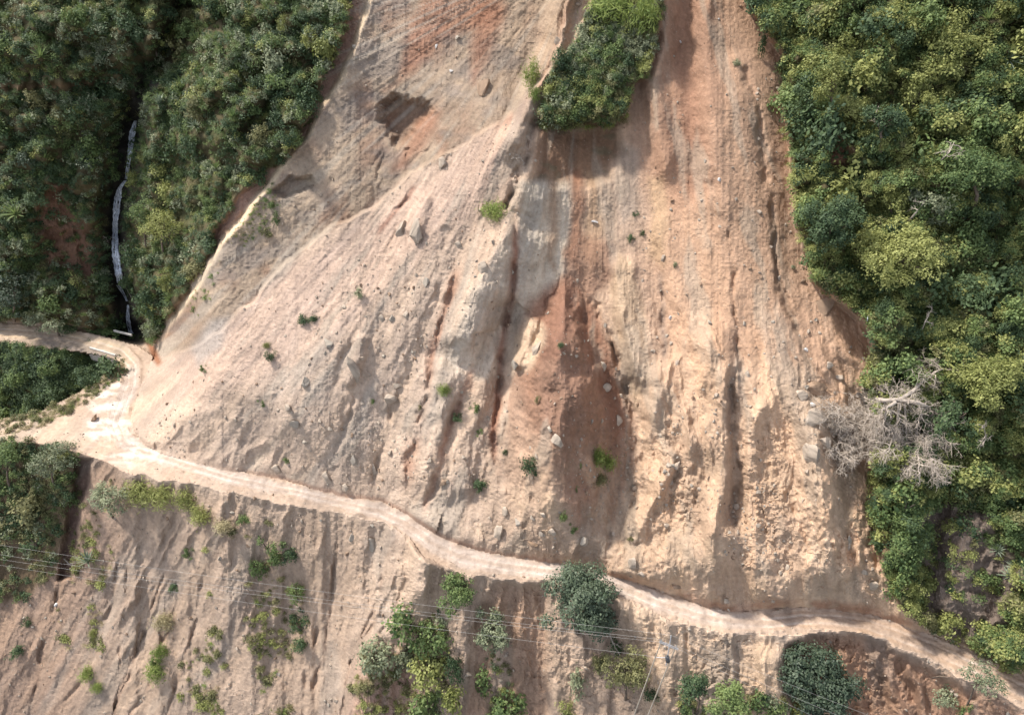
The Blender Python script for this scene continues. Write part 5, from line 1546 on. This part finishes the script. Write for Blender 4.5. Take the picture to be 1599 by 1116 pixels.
for mk, u, v, w, h, lab in (
    # on the slide
    ('dark', 474, 501, 22, 18, 'left one of two touching dark green shrubs on the left talus'),
    ('dark', 490, 495, 18, 14, 'right one of two touching dark green shrubs on the left talus'),
    ('grey', 560, 459, 18, 20, 'small grey-green shrub high on the left talus'),
    ('dark', 426, 549, 20, 22, 'dark green shrub on the talus between the shrub pair and the road'),
    ('mid', 321, 572, 14, 14, 'small green shrub near the top of the road bend'),
    ('mid', 407, 627, 14, 14, 'small green seedling on the talus left of the egg-shaped boulder'),
    ('mid', 446, 716, 13, 14, 'small green seedling at the talus toe above the buried boulder'),
    ('dark', 719, 651, 20, 15, 'dark green plant beside the furrow below the pale rib'),
    ('mid', 743, 634, 16, 20, 'light green plant up-slope of the dark plant below the pale rib'),
    ('mid', 752, 675, 15, 12, 'green plant down-slope of the dark plant below the pale rib'),
    ('olive', 655, 637, 10, 14, 'thin olive plant in the left gullies'),
    ('mid', 582, 627, 12, 14, 'small green plant left of the blocky tan boulder'),
    ('dark', 826, 720, 28, 46, 'tall dark green leafy shrub at the left foot of the red cone'),
    ('dark', 752, 757, 26, 22, 'dense dark green shrub above the middle of the road'),
    ('dark', 790, 704, 10, 14, 'tiny dark plant left of the tall leafy shrub'),
    ('mid', 879, 803, 14, 28, 'narrow green shrub right of the boulder cluster above the road'),
    ('mid', 892, 820, 16, 16, 'low green shrub touching the foot of the narrow shrub above the road'),
    ('dark', 876, 538, 14, 14, 'small dark green rosette plant on the red cone'),
    ('mid', 906, 728, 7, 12, 'tiny green plant left of the drooping grass clump'),
    ('mid', 902, 760, 6, 20, 'thin green sprig below the tiny plant on the red cone'),
    ('dark', 986, 369, 13, 16, 'left one of two dark green plants below the turf block'),
    ('dark', 1004, 363, 9, 14, 'right one of two dark green plants below the turf block'),
    ('dark', 992, 335, 13, 10, 'dark green plant above the pair below the turf block'),
    ('grey', 1054, 411, 10, 14, 'pale green sprig on the slope right of the red mound'),
    ('olive', 842, 622, 12, 12, 'olive sprig below the pale crag blocks'),
    ('grey', 1150, 97, 14, 14, 'grey-green tuft on the orange slope near the forest corner'),
    ('dark', 1188, 76, 18, 40, 'dark shrub clinging to the upper right scar edge'),
    ('mid', 428, 318, 20, 18, 'uppermost green shrub of three inside the low scar crest'),
    ('mid', 430, 340, 16, 20, 'middle green shrub of three inside the low scar crest'),
    ('olive', 412, 362, 24, 16, 'lowest olive shrub of three inside the low scar crest'),
    ('olive', 985, 840, 10, 10, 'tiny olive plant on the toe right of the grey boulder'),
    ('grey', 1237, 415, 9, 8, 'tiny grey-green plant by the right scar edge'),
    # below the road
    ('mid', 420, 846, 38, 40, 'green bush below the road above a trailing strip of weeds'),
    ('mid', 408, 880, 22, 40, 'green bush trailing under the first bush left of the power lines middle'),
    ('dark', 456, 858, 26, 22, 'dark green bush right of the two trailing bushes'),
    ('mid', 466, 918, 22, 36, 'green upright bush crossed by the power lines'),
    ('dark', 470, 968, 30, 34, 'dark green bush under the power lines beside the bare chute'),
    ('dark', 470, 1000, 24, 22, 'lowest dark green bush beside the bare chute'),
    ('mid', 377, 810, 26, 24, 'fresh green bush beside the straw tuft below the road'),
    ('mid', 300, 858, 20, 20, 'yellow-tipped green bush below the drooping grass bank'),
    ('dark', 275, 913, 18, 16, 'small dark bush touching the upper power line on the left'),
    ('mid', 242, 1020, 24, 24, 'upper green bush of the bright pair on the furrowed slope'),
    ('dark', 44, 970, 14, 24, 'small dark bush on the red slope at the lower left'),
    ('dark', 30, 1010, 26, 18, 'low dark bush near the left edge of the lower slope'),
    ('mid', 640, 948, 50, 58, 'yellow-tipped green bush at the left end of the tree row below the road'),
    ('grey', 592, 1010, 50, 56, 'pale grey-green bush on the bright spur below the road'),
    ('grey', 636, 1010, 36, 52, 'pale bush between the bright spur and the green bush column'),
    ('mid', 676, 985, 46, 52, 'upper bush of the green column below the round tree'),
    ('yellow', 668, 1035, 50, 46, 'yellow-green middle bush of the column below the round tree'),
    ('mid', 672, 1085, 54, 60, 'lowest green bush of the column below the round tree'),
    ('dark', 712, 1022, 30, 52, 'smooth dark green mound right of the green bush column'),
    ('yellow', 706, 1075, 38, 40, 'yellow-flowered bush right of the foot of the green column'),
    ('mid', 752, 1065, 34, 40, 'green bush below the grey-green tree'),
    ('mid', 795, 1095, 50, 50, 'green bush at the bottom edge below the grey-green tree'),
    ('grey', 900, 1050, 34, 56, 'light green bush under the dark spreading tree'),
    ('yellow', 884, 1104, 44, 36, 'yellowish bush at the bottom edge under the dark spreading tree'),
    ('dark', 962, 1000, 26, 30, 'dark shrub tangled with dead branches right of the spreading tree'),
    ('olive', 932, 1028, 36, 34, 'olive brown bush between the spreading tree and the olive tree'),
    ('dark', 1016, 1078, 26, 26, 'dark green bush between the two pole legs'),
    ('mid', 1072, 1106, 24, 30, 'small green bush at the bottom edge between pole and bright tree'),
    ('mid', 1190, 1095, 40, 40, 'green bush left of the lower right spreading tree'),
    ('yellow', 1238, 1108, 40, 30, 'yellow-green bush at the foot of the lower right spreading tree'),
    ('grey', 1474, 1078, 36, 36, 'grey-green bush on the red slope left of the wispy tree'),
    ('mid', 1500, 1098, 18, 36, 'narrow green bush below the wispy tree'),
    ('yellow', 108, 712, 36, 24, 'yellow-green bush on the lip of the turning place'),
    ('olive', 50, 785, 64, 48, 'wide olive bush on the bank under the left trees'),
    ('mid', 110, 780, 34, 46, 'light green bush beside the dark earth chute'),
    ('dark', 60, 842, 46, 36, 'dark bush low on the bank under the left trees'),
    # hillside
    ('dark', 214, 388, 32, 56, 'dark bush hanging over the right side of the waterfall'),
    ('mid', 206, 250, 28, 26, 'light green bush at the foot of the upper waterfall step'),
    ('dark', 240, 472, 44, 66, 'dark bush right of the lowest waterfall step'),
    ('mid', 160, 518, 46, 14, 'bright low bush along the road left of the waterfall foot'),
    ('mid', 1400, 850, 50, 70, 'bright green creeper mass hanging at the lower right scar edge'),
    ('mid', 1410, 780, 56, 60, 'upper green creeper mass under the dead tree'),
    ('mid', 1405, 910, 34, 50, 'lowest green creeper mass reaching down to the road corner'),
    ('dark', 1480, 640, 70, 90, 'dark bush right of the dead tree'),
    ('yellow', 1470, 960, 44, 50, 'yellow-green bush beside the grey rock ledge above the road'),
):
    if v > 830 and 380 < u < 830: w *= 1.22; h *= 1.28
    bush('green_bush' if w >= 20 else 'seedling', mk, u, v, w, h, lab, 'bush' if w >= 20 else 'plant')

for mk, u, v, w, h, lab in (
    ('grass', 832, 116, 24, 44, 'bright green cane clump on the spur left of the turf block'),
    ('grass', 836, 148, 16, 30, 'lower bright cane clump on the spur left of the turf block'),
    ('grass', 775, 328, 32, 32, 'bright yellow-green tuft beside the top of the pale rib'),
    ('grass', 695, 606, 18, 22, 'bright yellow-green tuft below the pale rib'),
    ('grass', 934, 712, 22, 42, 'left one of two drooping bright grass clumps on the red cone'),
    ('grass', 948, 716, 20, 38, 'right one of two drooping bright grass clumps on the red cone'),
    ('olive', 936, 745, 22, 16, 'small olive tuft under the drooping grass clumps'),
    ('yellow', 418, 538, 10, 10, 'tiny yellow tuft above the dark shrub on the talus'),
    ('yellow', 225, 764, 44, 36, 'leftmost bright clump of the drooping grass bank below the bend'),
    ('yellow', 258, 768, 44, 38, 'middle bright clump of the drooping grass bank below the bend'),
    ('yellow', 296, 776, 34, 34, 'rightmost bright clump of the drooping grass bank below the bend'),
    ('yellow', 314, 797, 30, 32, 'bright grass clump just below the drooping grass bank'),
    ('dry', 352, 818, 26, 20, 'pale straw tuft beside the fresh green bush below the road'),
    ('grass', 140, 1045, 22, 22, 'round green grass tuft on the furrowed slope at the lower left'),
    ('grass', 155, 1070, 16, 16, 'smaller green grass tuft below the round one at the lower left'),
    ('grass', 254, 1012, 22, 22, 'bright grass tuft touching the upper green bush on the furrowed slope'),
    ('grass', 247, 1045, 30, 24, 'bright grass tuft at the bottom of the pair on the furrowed slope'),
    ('dry', 262, 965, 26, 30, 'dry yellow tuft at the head of a dark furrow'),
    ('yellow', 146, 988, 12, 18, 'small yellow tuft left of the furrows'),
    ('grass', 960, 12, 60, 44, 'tall bright grass at the top of the turf block'),
    ('grass', 1000, 30, 44, 60, 'tall green grass at the right top of the turf block'),
):
    tussock('grass_clump', mk, u, v, w, h, lab)

for u, v, w, q, lab in (
    (1572, 92, 44, 0, 'pale spiky agave near the top right corner, below two others'),
    (1540, 30, 38, 1, 'green spiky agave left of the top right corner'),
    (1576, 12, 36, 1, 'green spiky agave in the top right corner'),
    (1432, 14, 34, 0, 'pale spiky agave at the top edge of the right hillside'),
    (1582, 328, 50, 1, 'large green agave at the right edge above the yellow-green slope'),
    (1556, 856, 28, 0, 'pale agave, highest of three in the lower right scrub'),
    (1580, 882, 26, 0, 'pale agave, middle one of three in the lower right scrub'),
    (1574, 896, 30, 0, 'pale agave, lowest of three in the lower right scrub'),
    (1536, 834, 18, 1, 'small agave left above the three pale ones'),
    (968, 131, 36, 0, 'dark spiky agave on the right side of the turf block'),
    (28, 332, 40, 1, 'large green agave on the shaded hill at the left edge'),
    (250, 160, 32, 0, 'agave on the sunlit spur right of the waterfall top'),
    (66, 88, 32, 1, 'agave on the shaded hill above the path ledge'),
    (84, 114, 26, 1, 'smaller agave below another on the shaded hill above the ledge'),
    (365, 182, 34, 1, 'green agave on the spur close to the scar crest'),
    (306, 196, 24, 0, 'agave in the middle of the sunlit spur'),
    (338, 262, 26, 1, 'agave low on the spur above the flat-topped tree'),
    (116, 250, 26, 1, 'agave on the shaded hill left of the waterfall'),
    (140, 872, 44, 0, 'grey spiky plant on the bank crossed by the power lines'),
):
    rosette(u, v, w, lab, q)

for i, u_ in enumerate(range(850, 972, 11)):
    tussock('grass_clump', 'olive' if i % 3 else 'grass', u_ + prnd.uniform(-3, 3), 190 + prnd.uniform(-4, 3) - (8 if u_ > 955 else 0), 20, 24, '%s grass tuft, %s from the left along the lower rim of the turf block' % ('olive' if i % 3 else 'bright green', ['first', 'second', 'third', 'fourth', 'fifth', 'sixth', 'seventh', 'eighth', 'ninth', 'tenth', 'eleventh', 'twelfth'][i]), group='grass fringe of the turf block')
# shrubs that make up the scrub, each a plant of its own
srnd = random.Random(3)


def shrubs(n, mask, seed, mind, sizes, kinds, label, group, name='scrub_bush'):
    for u, v in scattered(n, mask, seed, mind):
        w = srnd.uniform(*sizes)
        nz = float(vnoise(np.array([u / 70.0]), np.array([v / 70.0]), seed)[0])
        k = kinds[min(len(kinds) - 1, max(0, int((nz * 0.9 + 0.5 + srnd.uniform(-.25, .25)) * len(kinds))))]
        asp = srnd.uniform(0.75, 1.15); f_ = (w - sizes[0]) / (sizes[1] - sizes[0])
        cw = {'dark': 'dark green', 'mid': 'green', 'yellow': 'yellow-green', 'olive': 'olive', 'grey': 'grey-green', 'blue': 'bluish'}[k]
        lab = single('%s %s%s bush %%s' % ('small' if f_ < 0.33 else ('medium' if f_ < 0.67 else 'large'), 'squat ' if asp < 0.87 else ('tall ' if asp > 1.03 else ''), cw), u, v)
        bush(name, k, u, v, w, w * asp, lab, 'bush', group, False)


inR = M_right * (1 - bare_right)
shrubs(56, inR * (V < 300), 81, 32, (28, 78), ['dark', 'dark', 'mid', 'mid', 'yellow', 'yellow'], 'leafy bush in the dense scrub near the top right, above the large yellow-green tree', 'scrub on the upper right hillside')
shrubs(42, inR * (V >= 300) * (V < 620), 82, 30, (28, 74), ['dark', 'dark', 'mid', 'yellow', 'mid'], 'leafy bush in the scrub around and below the large yellow-green tree', 'scrub around the large tree')
shrubs(48, inR * (V >= 620), 83, 28, (24, 46), ['dark', 'mid', 'mid', 'olive', 'yellow'], 'leafy bush in the scrub between the dead tree and the lower right road', 'scrub below the dead tree')
leftside = (U < np.interp(V, [-180, 0, 110, 200, 350, 525], [340, 290, 238, 203, 180, 204]))
inL = M_left * (1 - bare_left) * (1 - rav_dark)
shrubs(58, inL * leftside, 84, 27, (16, 44), ['dark', 'dark', 'mid', 'olive', 'blue', 'grey'], 'leafy bush on the shaded hillside left of the waterfall', 'bushes left of the waterfall')
shrubs(64, inL * (1 - leftside), 85, 27, (16, 44), ['dark', 'mid', 'grey', 'olive', 'mid', 'yellow'], 'leafy bush on the sunlit spur between waterfall and landslide', 'bushes on the spur right of the waterfall')
shrubs(16, M_block, 86, 24, (20, 38), ['grey', 'mid', 'grey', 'yellow', 'dark'], 'low bush growing on the hanging block of turf', 'bushes on the turf block')
shrubs(12, M_gully * (U < 180), 87, 24, (24, 44), ['dark', 'dark', 'mid'], 'dark bush in the gully below the small bridge', 'bushes in the bridge gully')

# ------------------------------------------------------------------ dead tree and bare wood
def branchy(limbs, seed, twig_n, lift0, levels=3, droop=0.5, length=1.6):
    """limbs: (list of (u, v, lift m, radius m)); returns tube paths of limbs and of fine twigs"""
    r = np.random.default_rng(seed)
    main, twigs = [], []

    def grow(p, d, L, rad, lev):
        n = 4; path = [(p, rad)]
        for k in range(n):
            d = d + 0.33 * r.normal(size=3) + np.array([0, 0, -droop * 0.16]); d /= np.linalg.norm(d)
            p = p + d * L / n
            path.append((p, rad * (1 - 0.8 * (k + 1) / n) + 0.004))
            if lev > 0 and k > 0:
                for _ in range(2 if lev > 1 else 2):
                    nd = d + 0.95 * r.normal(size=3); nd /= np.linalg.norm(nd)
                    grow(p, nd, L * r.uniform(0.45, 0.75), rad * 0.5, lev - 1)
        twigs.append(path)
    for limb in limbs:
        pts = []
        for (u, v, lf, rd) in limb:
            q = at(u, v); tow = (Vector((0, 0, CAMZ)) - q).normalized()
            pts.append((np.array(q + tow * (lf + lift0)), rd * (1.35 if lift0 > 0.35 else 1.0)))
        main.append(pts)
        for _ in range(twig_n):
            k = r.integers(0, len(pts) - 1); f = r.random()
            if len(limb) > 3 and k == 0: continue
            p = pts[k][0] * (1 - f) + pts[k + 1][0] * f
            ax = pts[k + 1][0] - pts[k][0]; ax /= np.linalg.norm(ax) + 1e-9
            d = ax * 0.6 + r.normal(size=3) * 0.7 + np.array([0, -0.15, -0.25]); d /= np.linalg.norm(d)
            grow(p, d, length * r.uniform(0.5, 1.1), 0.06, levels - 1)
    return main, twigs


dl = [
    [(1340, 616, 0.3, 0.26), (1358, 622, 0.5, 0.24), (1382, 626, 0.9, 0.22), (1405, 624, 1.3, 0.20), (1424, 612, 1.6, 0.16), (1440, 596, 1.6, 0.10), (1460, 580, 1.4, 0.06), (1478, 574, 1.2, 0.03)],
    [(1344, 618, 0.3, 0.2), (1354, 632, 0.4, 0.16), (1366, 642, 0.7, 0.12)],
    [(1405, 625, 1.3, 0.18), (1432, 628, 1.6, 0.17), (1452, 636, 1.7, 0.14), (1462, 646, 1.6, 0.11), (1466, 668, 1.5, 0.08), (1468, 690, 1.3, 0.04)],
    [(1398, 628, 1.2, 0.15), (1382, 638, 1.3, 0.13), (1368, 644, 1.3, 0.11), (1350, 654, 1.2, 0.09), (1330, 666, 1.0, 0.07), (1312, 684, 0.9, 0.05), (1304, 704, 0.8, 0.03)],
    [(1360, 648, 1.2, 0.09), (1340, 672, 1.0, 0.06), (1326, 690, 0.9, 0.04), (1318, 716, 0.8, 0.03)],
    [(1334, 660, 1.0, 0.06), (1310, 652, 0.9, 0.05), (1298, 640, 0.8, 0.03)],
    [(1404, 628, 1.4, 0.12), (1402, 650, 1.5, 0.09), (1398, 675, 1.4, 0.06), (1388, 700, 1.2, 0.03)],
    [(1412, 628, 1.5, 0.12), (1414, 655, 1.6, 0.09), (1416, 690, 1.5, 0.06), (1412, 722, 1.2, 0.03)],
    [(1446, 634, 1.7, 0.11), (1434, 660, 1.7, 0.08), (1430, 690, 1.5, 0.05), (1436, 726, 1.2, 0.03)],
    [(1458, 642, 1.6, 0.10), (1450, 668, 1.6, 0.07), (1448, 700, 1.4, 0.05), (1460, 736, 1.0, 0.03)],
    [(1384, 640, 1.2, 0.08), (1376, 668, 1.2, 0.06), (1370, 700, 1.0, 0.03)],
]
mn, tw = branchy(dl, 5, 46, 1.6, 3, 0.6, 2.0)
dt = empty('dead_tree', at(1342, 618))
for nm, paths, sd in (('trunk', mn[:1], 7), ('branch', mn[1:], 6), ('twigs', tw, 3)):
    if nm == 'branch':
        for pth in paths:
            o = link_obj('branch', tubes_mesh('branch', [pth], MAT_DEAD, 6)); o.parent = dt; o.matrix_parent_inverse = Matrix.Translation(-dt.location)
    else:
        o = link_obj(nm, tubes_mesh(nm, paths, MAT_TWIG if nm == 'twigs' else MAT_DEAD, sd)); o.parent = dt; o.matrix_parent_inverse = Matrix.Translation(-dt.location)
        if nm == 'twigs': o['kind'] = 'stuff'
tag(dt, 'big bare grey dead tree toppled over the right edge of the scar', 'dead tree')


def bare_branch(name, pts, label, tw_n=3, L=1.0, seed=1, cat='branch'):
    mn, tw = branchy([pts], seed, tw_n, 0.3, 2, 0.3, L)
    me = tubes_mesh(name, mn + tw, MAT_BARK if cat == 'log' else MAT_DEAD, 5)
    return tag(link_obj(name, me), label, cat)


bare_branch('leaning_branch', [(206, 405, 0.4, 0.08), (196, 392, 0.9, 0.07), (184, 378, 1.2, 0.05), (170, 368, 1.2, 0.03), (160, 374, 1.0, 0.02)], 'bare pale branch leaning across the waterfall', 3, 1.0, 41)
bare_branch('fallen_branch', [(186, 430, 0.6, 0.05), (196, 448, 0.6, 0.05), (206, 466, 0.5, 0.045), (213, 477, 0.4, 0.04)], 'thin straight stem lying beside the lower waterfall', 1, 0.5, 42)
bare_branch('dead_branch', [(950, 985, 0.6, 0.10), (956, 1000, 0.9, 0.09), (962, 1012, 0.9, 0.07), (968, 1022, 0.6, 0.05)], 'grey dead branch right of the spreading tree', 5, 1.6, 43)
bare_branch('bare_limb', [(1418, 346, 1.5, 0.10), (1430, 332, 2.6, 0.09), (1440, 320, 3.2, 0.06), (1448, 308, 3.6, 0.04)], 'pale bare limb slanting up left of the bare-limbed tree', 4, 1.6, 51, 'limb')
bare_branch('bare_limb', [(1438, 520, 1.2, 0.07), (1444, 504, 2.0, 0.06), (1450, 486, 2.6, 0.04)], 'thin bare stem standing in the glade below the large yellow-green tree', 3, 1.2, 52, 'limb')
bare_branch('bare_limb', [(1470, 250, 2.5, 0.08), (1482, 238, 3.4, 0.06), (1490, 222, 4.0, 0.04)], 'bare limb poking out of the scrub above the broad green tree', 4, 1.5, 53, 'limb')
bare_branch('bare_limb', [(1372, 196, 2.5, 0.08), (1366, 182, 3.4, 0.06), (1372, 166, 4.0, 0.04)], 'bare limb poking out of the dark tree below the creeper tree', 4, 1.5, 54, 'limb')
bare_branch('bare_limb', [(1530, 700, 1.5, 0.08), (1540, 684, 2.6, 0.06), (1536, 664, 3.4, 0.04)], 'bare limb in the scrub below the broad yellow tree', 4, 1.5, 55, 'limb')
bare_branch('fallen_log', [(1456, 1058, 0.2, 0.10), (1468, 1055, 0.25, 0.10), (1482, 1057, 0.2, 0.07)], 'dry log lying at the lip below the road on the right', 1, 0.6, 44, 'log')
bare_branch('dead_branch', [(798, 248, 0.3, 0.04), (812, 246, 0.5, 0.04), (820, 256, 0.4, 0.03)], 'pale dry roots hanging beside the rib under the turf block', 4, 0.9, 45)
bare_branch('dead_branch', [(100, 872, 0.3, 0.09), (108, 880, 0.3, 0.09), (118, 878, 0.3, 0.06)], 'pale broken wood in the dark earth chute', 2, 0.8, 46)

# ------------------------------------------------------------------ power pole and wires
MAT_WOOD = plain_mat('pole_wood_pale', (0.40, 0.34, 0.27), 0.8, 0.2, 2.0)
MAT_STEEL = plain_mat('galvanised_steel', (0.52, 0.52, 0.53), 0.5, 0.08, 2.0, 0.0)
MAT_TRAFO = plain_mat('transformer_grey', (0.10, 0.10, 0.105), 0.5, 0.15, 3.0)
MAT_WIRE = plain_mat('aluminium_wire', (0.50, 0.48, 0.45), 0.5, 0.05, 1.0)
base = at(972, 1164)
pole = empty('power_pole', base)


def pole_pt(u, v, like=None):
    return ray_point(u, v, like or base)


def tube_child(name, pts, mat, parent, sides=8):
    o = link_obj(name, tubes_mesh(name, [[(np.array(p), r) for p, r in pts]], mat, sides))
    o.parent = parent; o.matrix_parent_inverse = Matrix.Translation(-parent.location)
    return o


yb = base + Vector((0, 0.9, 0))
lt, lb_ = pole_pt(1032, 1002), base - Vector((0, 0, 1.0))
rb = at(1000, 1172); rt = pole_pt(1054, 1012, rb)
rt = ray_point(1054, 1012, base)
tube_child('leg', [(lb_, 0.085), ((lb_ + lt) / 2, 0.07), (lt, 0.06)], MAT_WOOD, pole)
rbb = ray_point(992, 1164, base) - Vector((0, 0, 0.6))
tube_child('leg', [(rbb, 0.085), ((rbb + rt) / 2, 0.07), (rt, 0.06)], MAT_WOOD, pole)
ca_, cb_ = ray_point(1030, 1000, base - Vector((0, .25, 0))), ray_point(1059, 1012, base - Vector((0, .25, 0)))
for dz in (0.0, -0.28):
    tube_child('crossarm', [(ca_ + Vector((0, 0, dz)), 0.055), (cb_ + Vector((0, 0, dz)), 0.055)], MAT_STEEL, pole, 4)
mast_b, mast_t = ray_point(1040, 1038, base), ray_point(1048, 992, base)
tube_child('mast', [(mast_b, 0.06), (mast_t, 0.05)], MAT_STEEL, pole)
tube_child('brace', [(ray_point(1022, 1026, base), 0.035), (ray_point(1045, 1026, base), 0.035)], MAT_STEEL, pole, 5)
tube_child('transformer', [(ray_point(1042, 1024, base - Vector((0, .3, 0))), 0.05), (ray_point(1042, 1025, base - Vector((0, .3, 0))), 0.24), (ray_point(1043, 1032, base - Vector((0, .3, 0))), 0.24), (ray_point(1043, 1033, base - Vector((0, .3, 0))), 0.08)], MAT_TRAFO, pole, 10)
INS = []
for (u, v) in ((1033, 998), (1048, 991), (1056, 1007), (1041, 1003)):
    q = ray_point(u, v, base - Vector((0, .25, 0)))
    INS.append(q)
    tube_child('insulator', [(q - Vector((0, 0, 0.22)), 0.05), (q - Vector((0, 0, 0.1)), 0.08), (q, 0.04)], MAT_KERB, pole, 6)
tag(pole, 'two-legged wooden power pole with white crossarm and small transformer below the road', 'power pole')


def wire(a, b, sag, label, n=28):
    a = Vector(a); b = Vector(b); pts = []
    for k in range(n + 1):
        f = k / n; p = a.lerp(b, f); p.z -= sag * 4 * f * (1 - f); pts.append((np.array(p), 0.008))
    o = link_obj('power_line', tubes_mesh('power_line', [pts], MAT_WIRE, 4))
    return tag(o, label, 'power line', 'power lines')


def far_pt(u, v, y):
    dx, dy, dz = raydir(u, v); t = y / dy
    return Vector((t * dx, y, CAMZ + t * dz))


yl = at(-150, 860).y - 6
for i, (q, (u, v), lab) in enumerate(((INS[1], (-150, 826), 'topmost of the four thin wires left of the power pole'), (INS[0], (-150, 842), 'second highest of the four thin wires left of the power pole'),
                                     (INS[3], (-150, 850), 'third of the four thin wires left of the power pole'), (ray_point(1041, 1027, base), (-150, 857), 'lowest of the four thin wires, ending at the transformer'))):
    wire(q, far_pt(u, v, yl), 1.1, lab)
yr = at(1500, 1180).y - 5
for q, (u, v), lab in ((INS[1], (1560, 1192), 'upper of the three thin wires right of the power pole'), (INS[2], (1520, 1200), 'middle one of the three thin wires right of the power pole'),
                       (INS[3], (1470, 1210), 'lower of the three thin wires right of the power pole')):
    wire(q, far_pt(u, v, yr), 0.5, lab)
print('POLE', base[:], lt[:], 'tris', sum(len(m.polygons) for m in bpy.data.meshes))
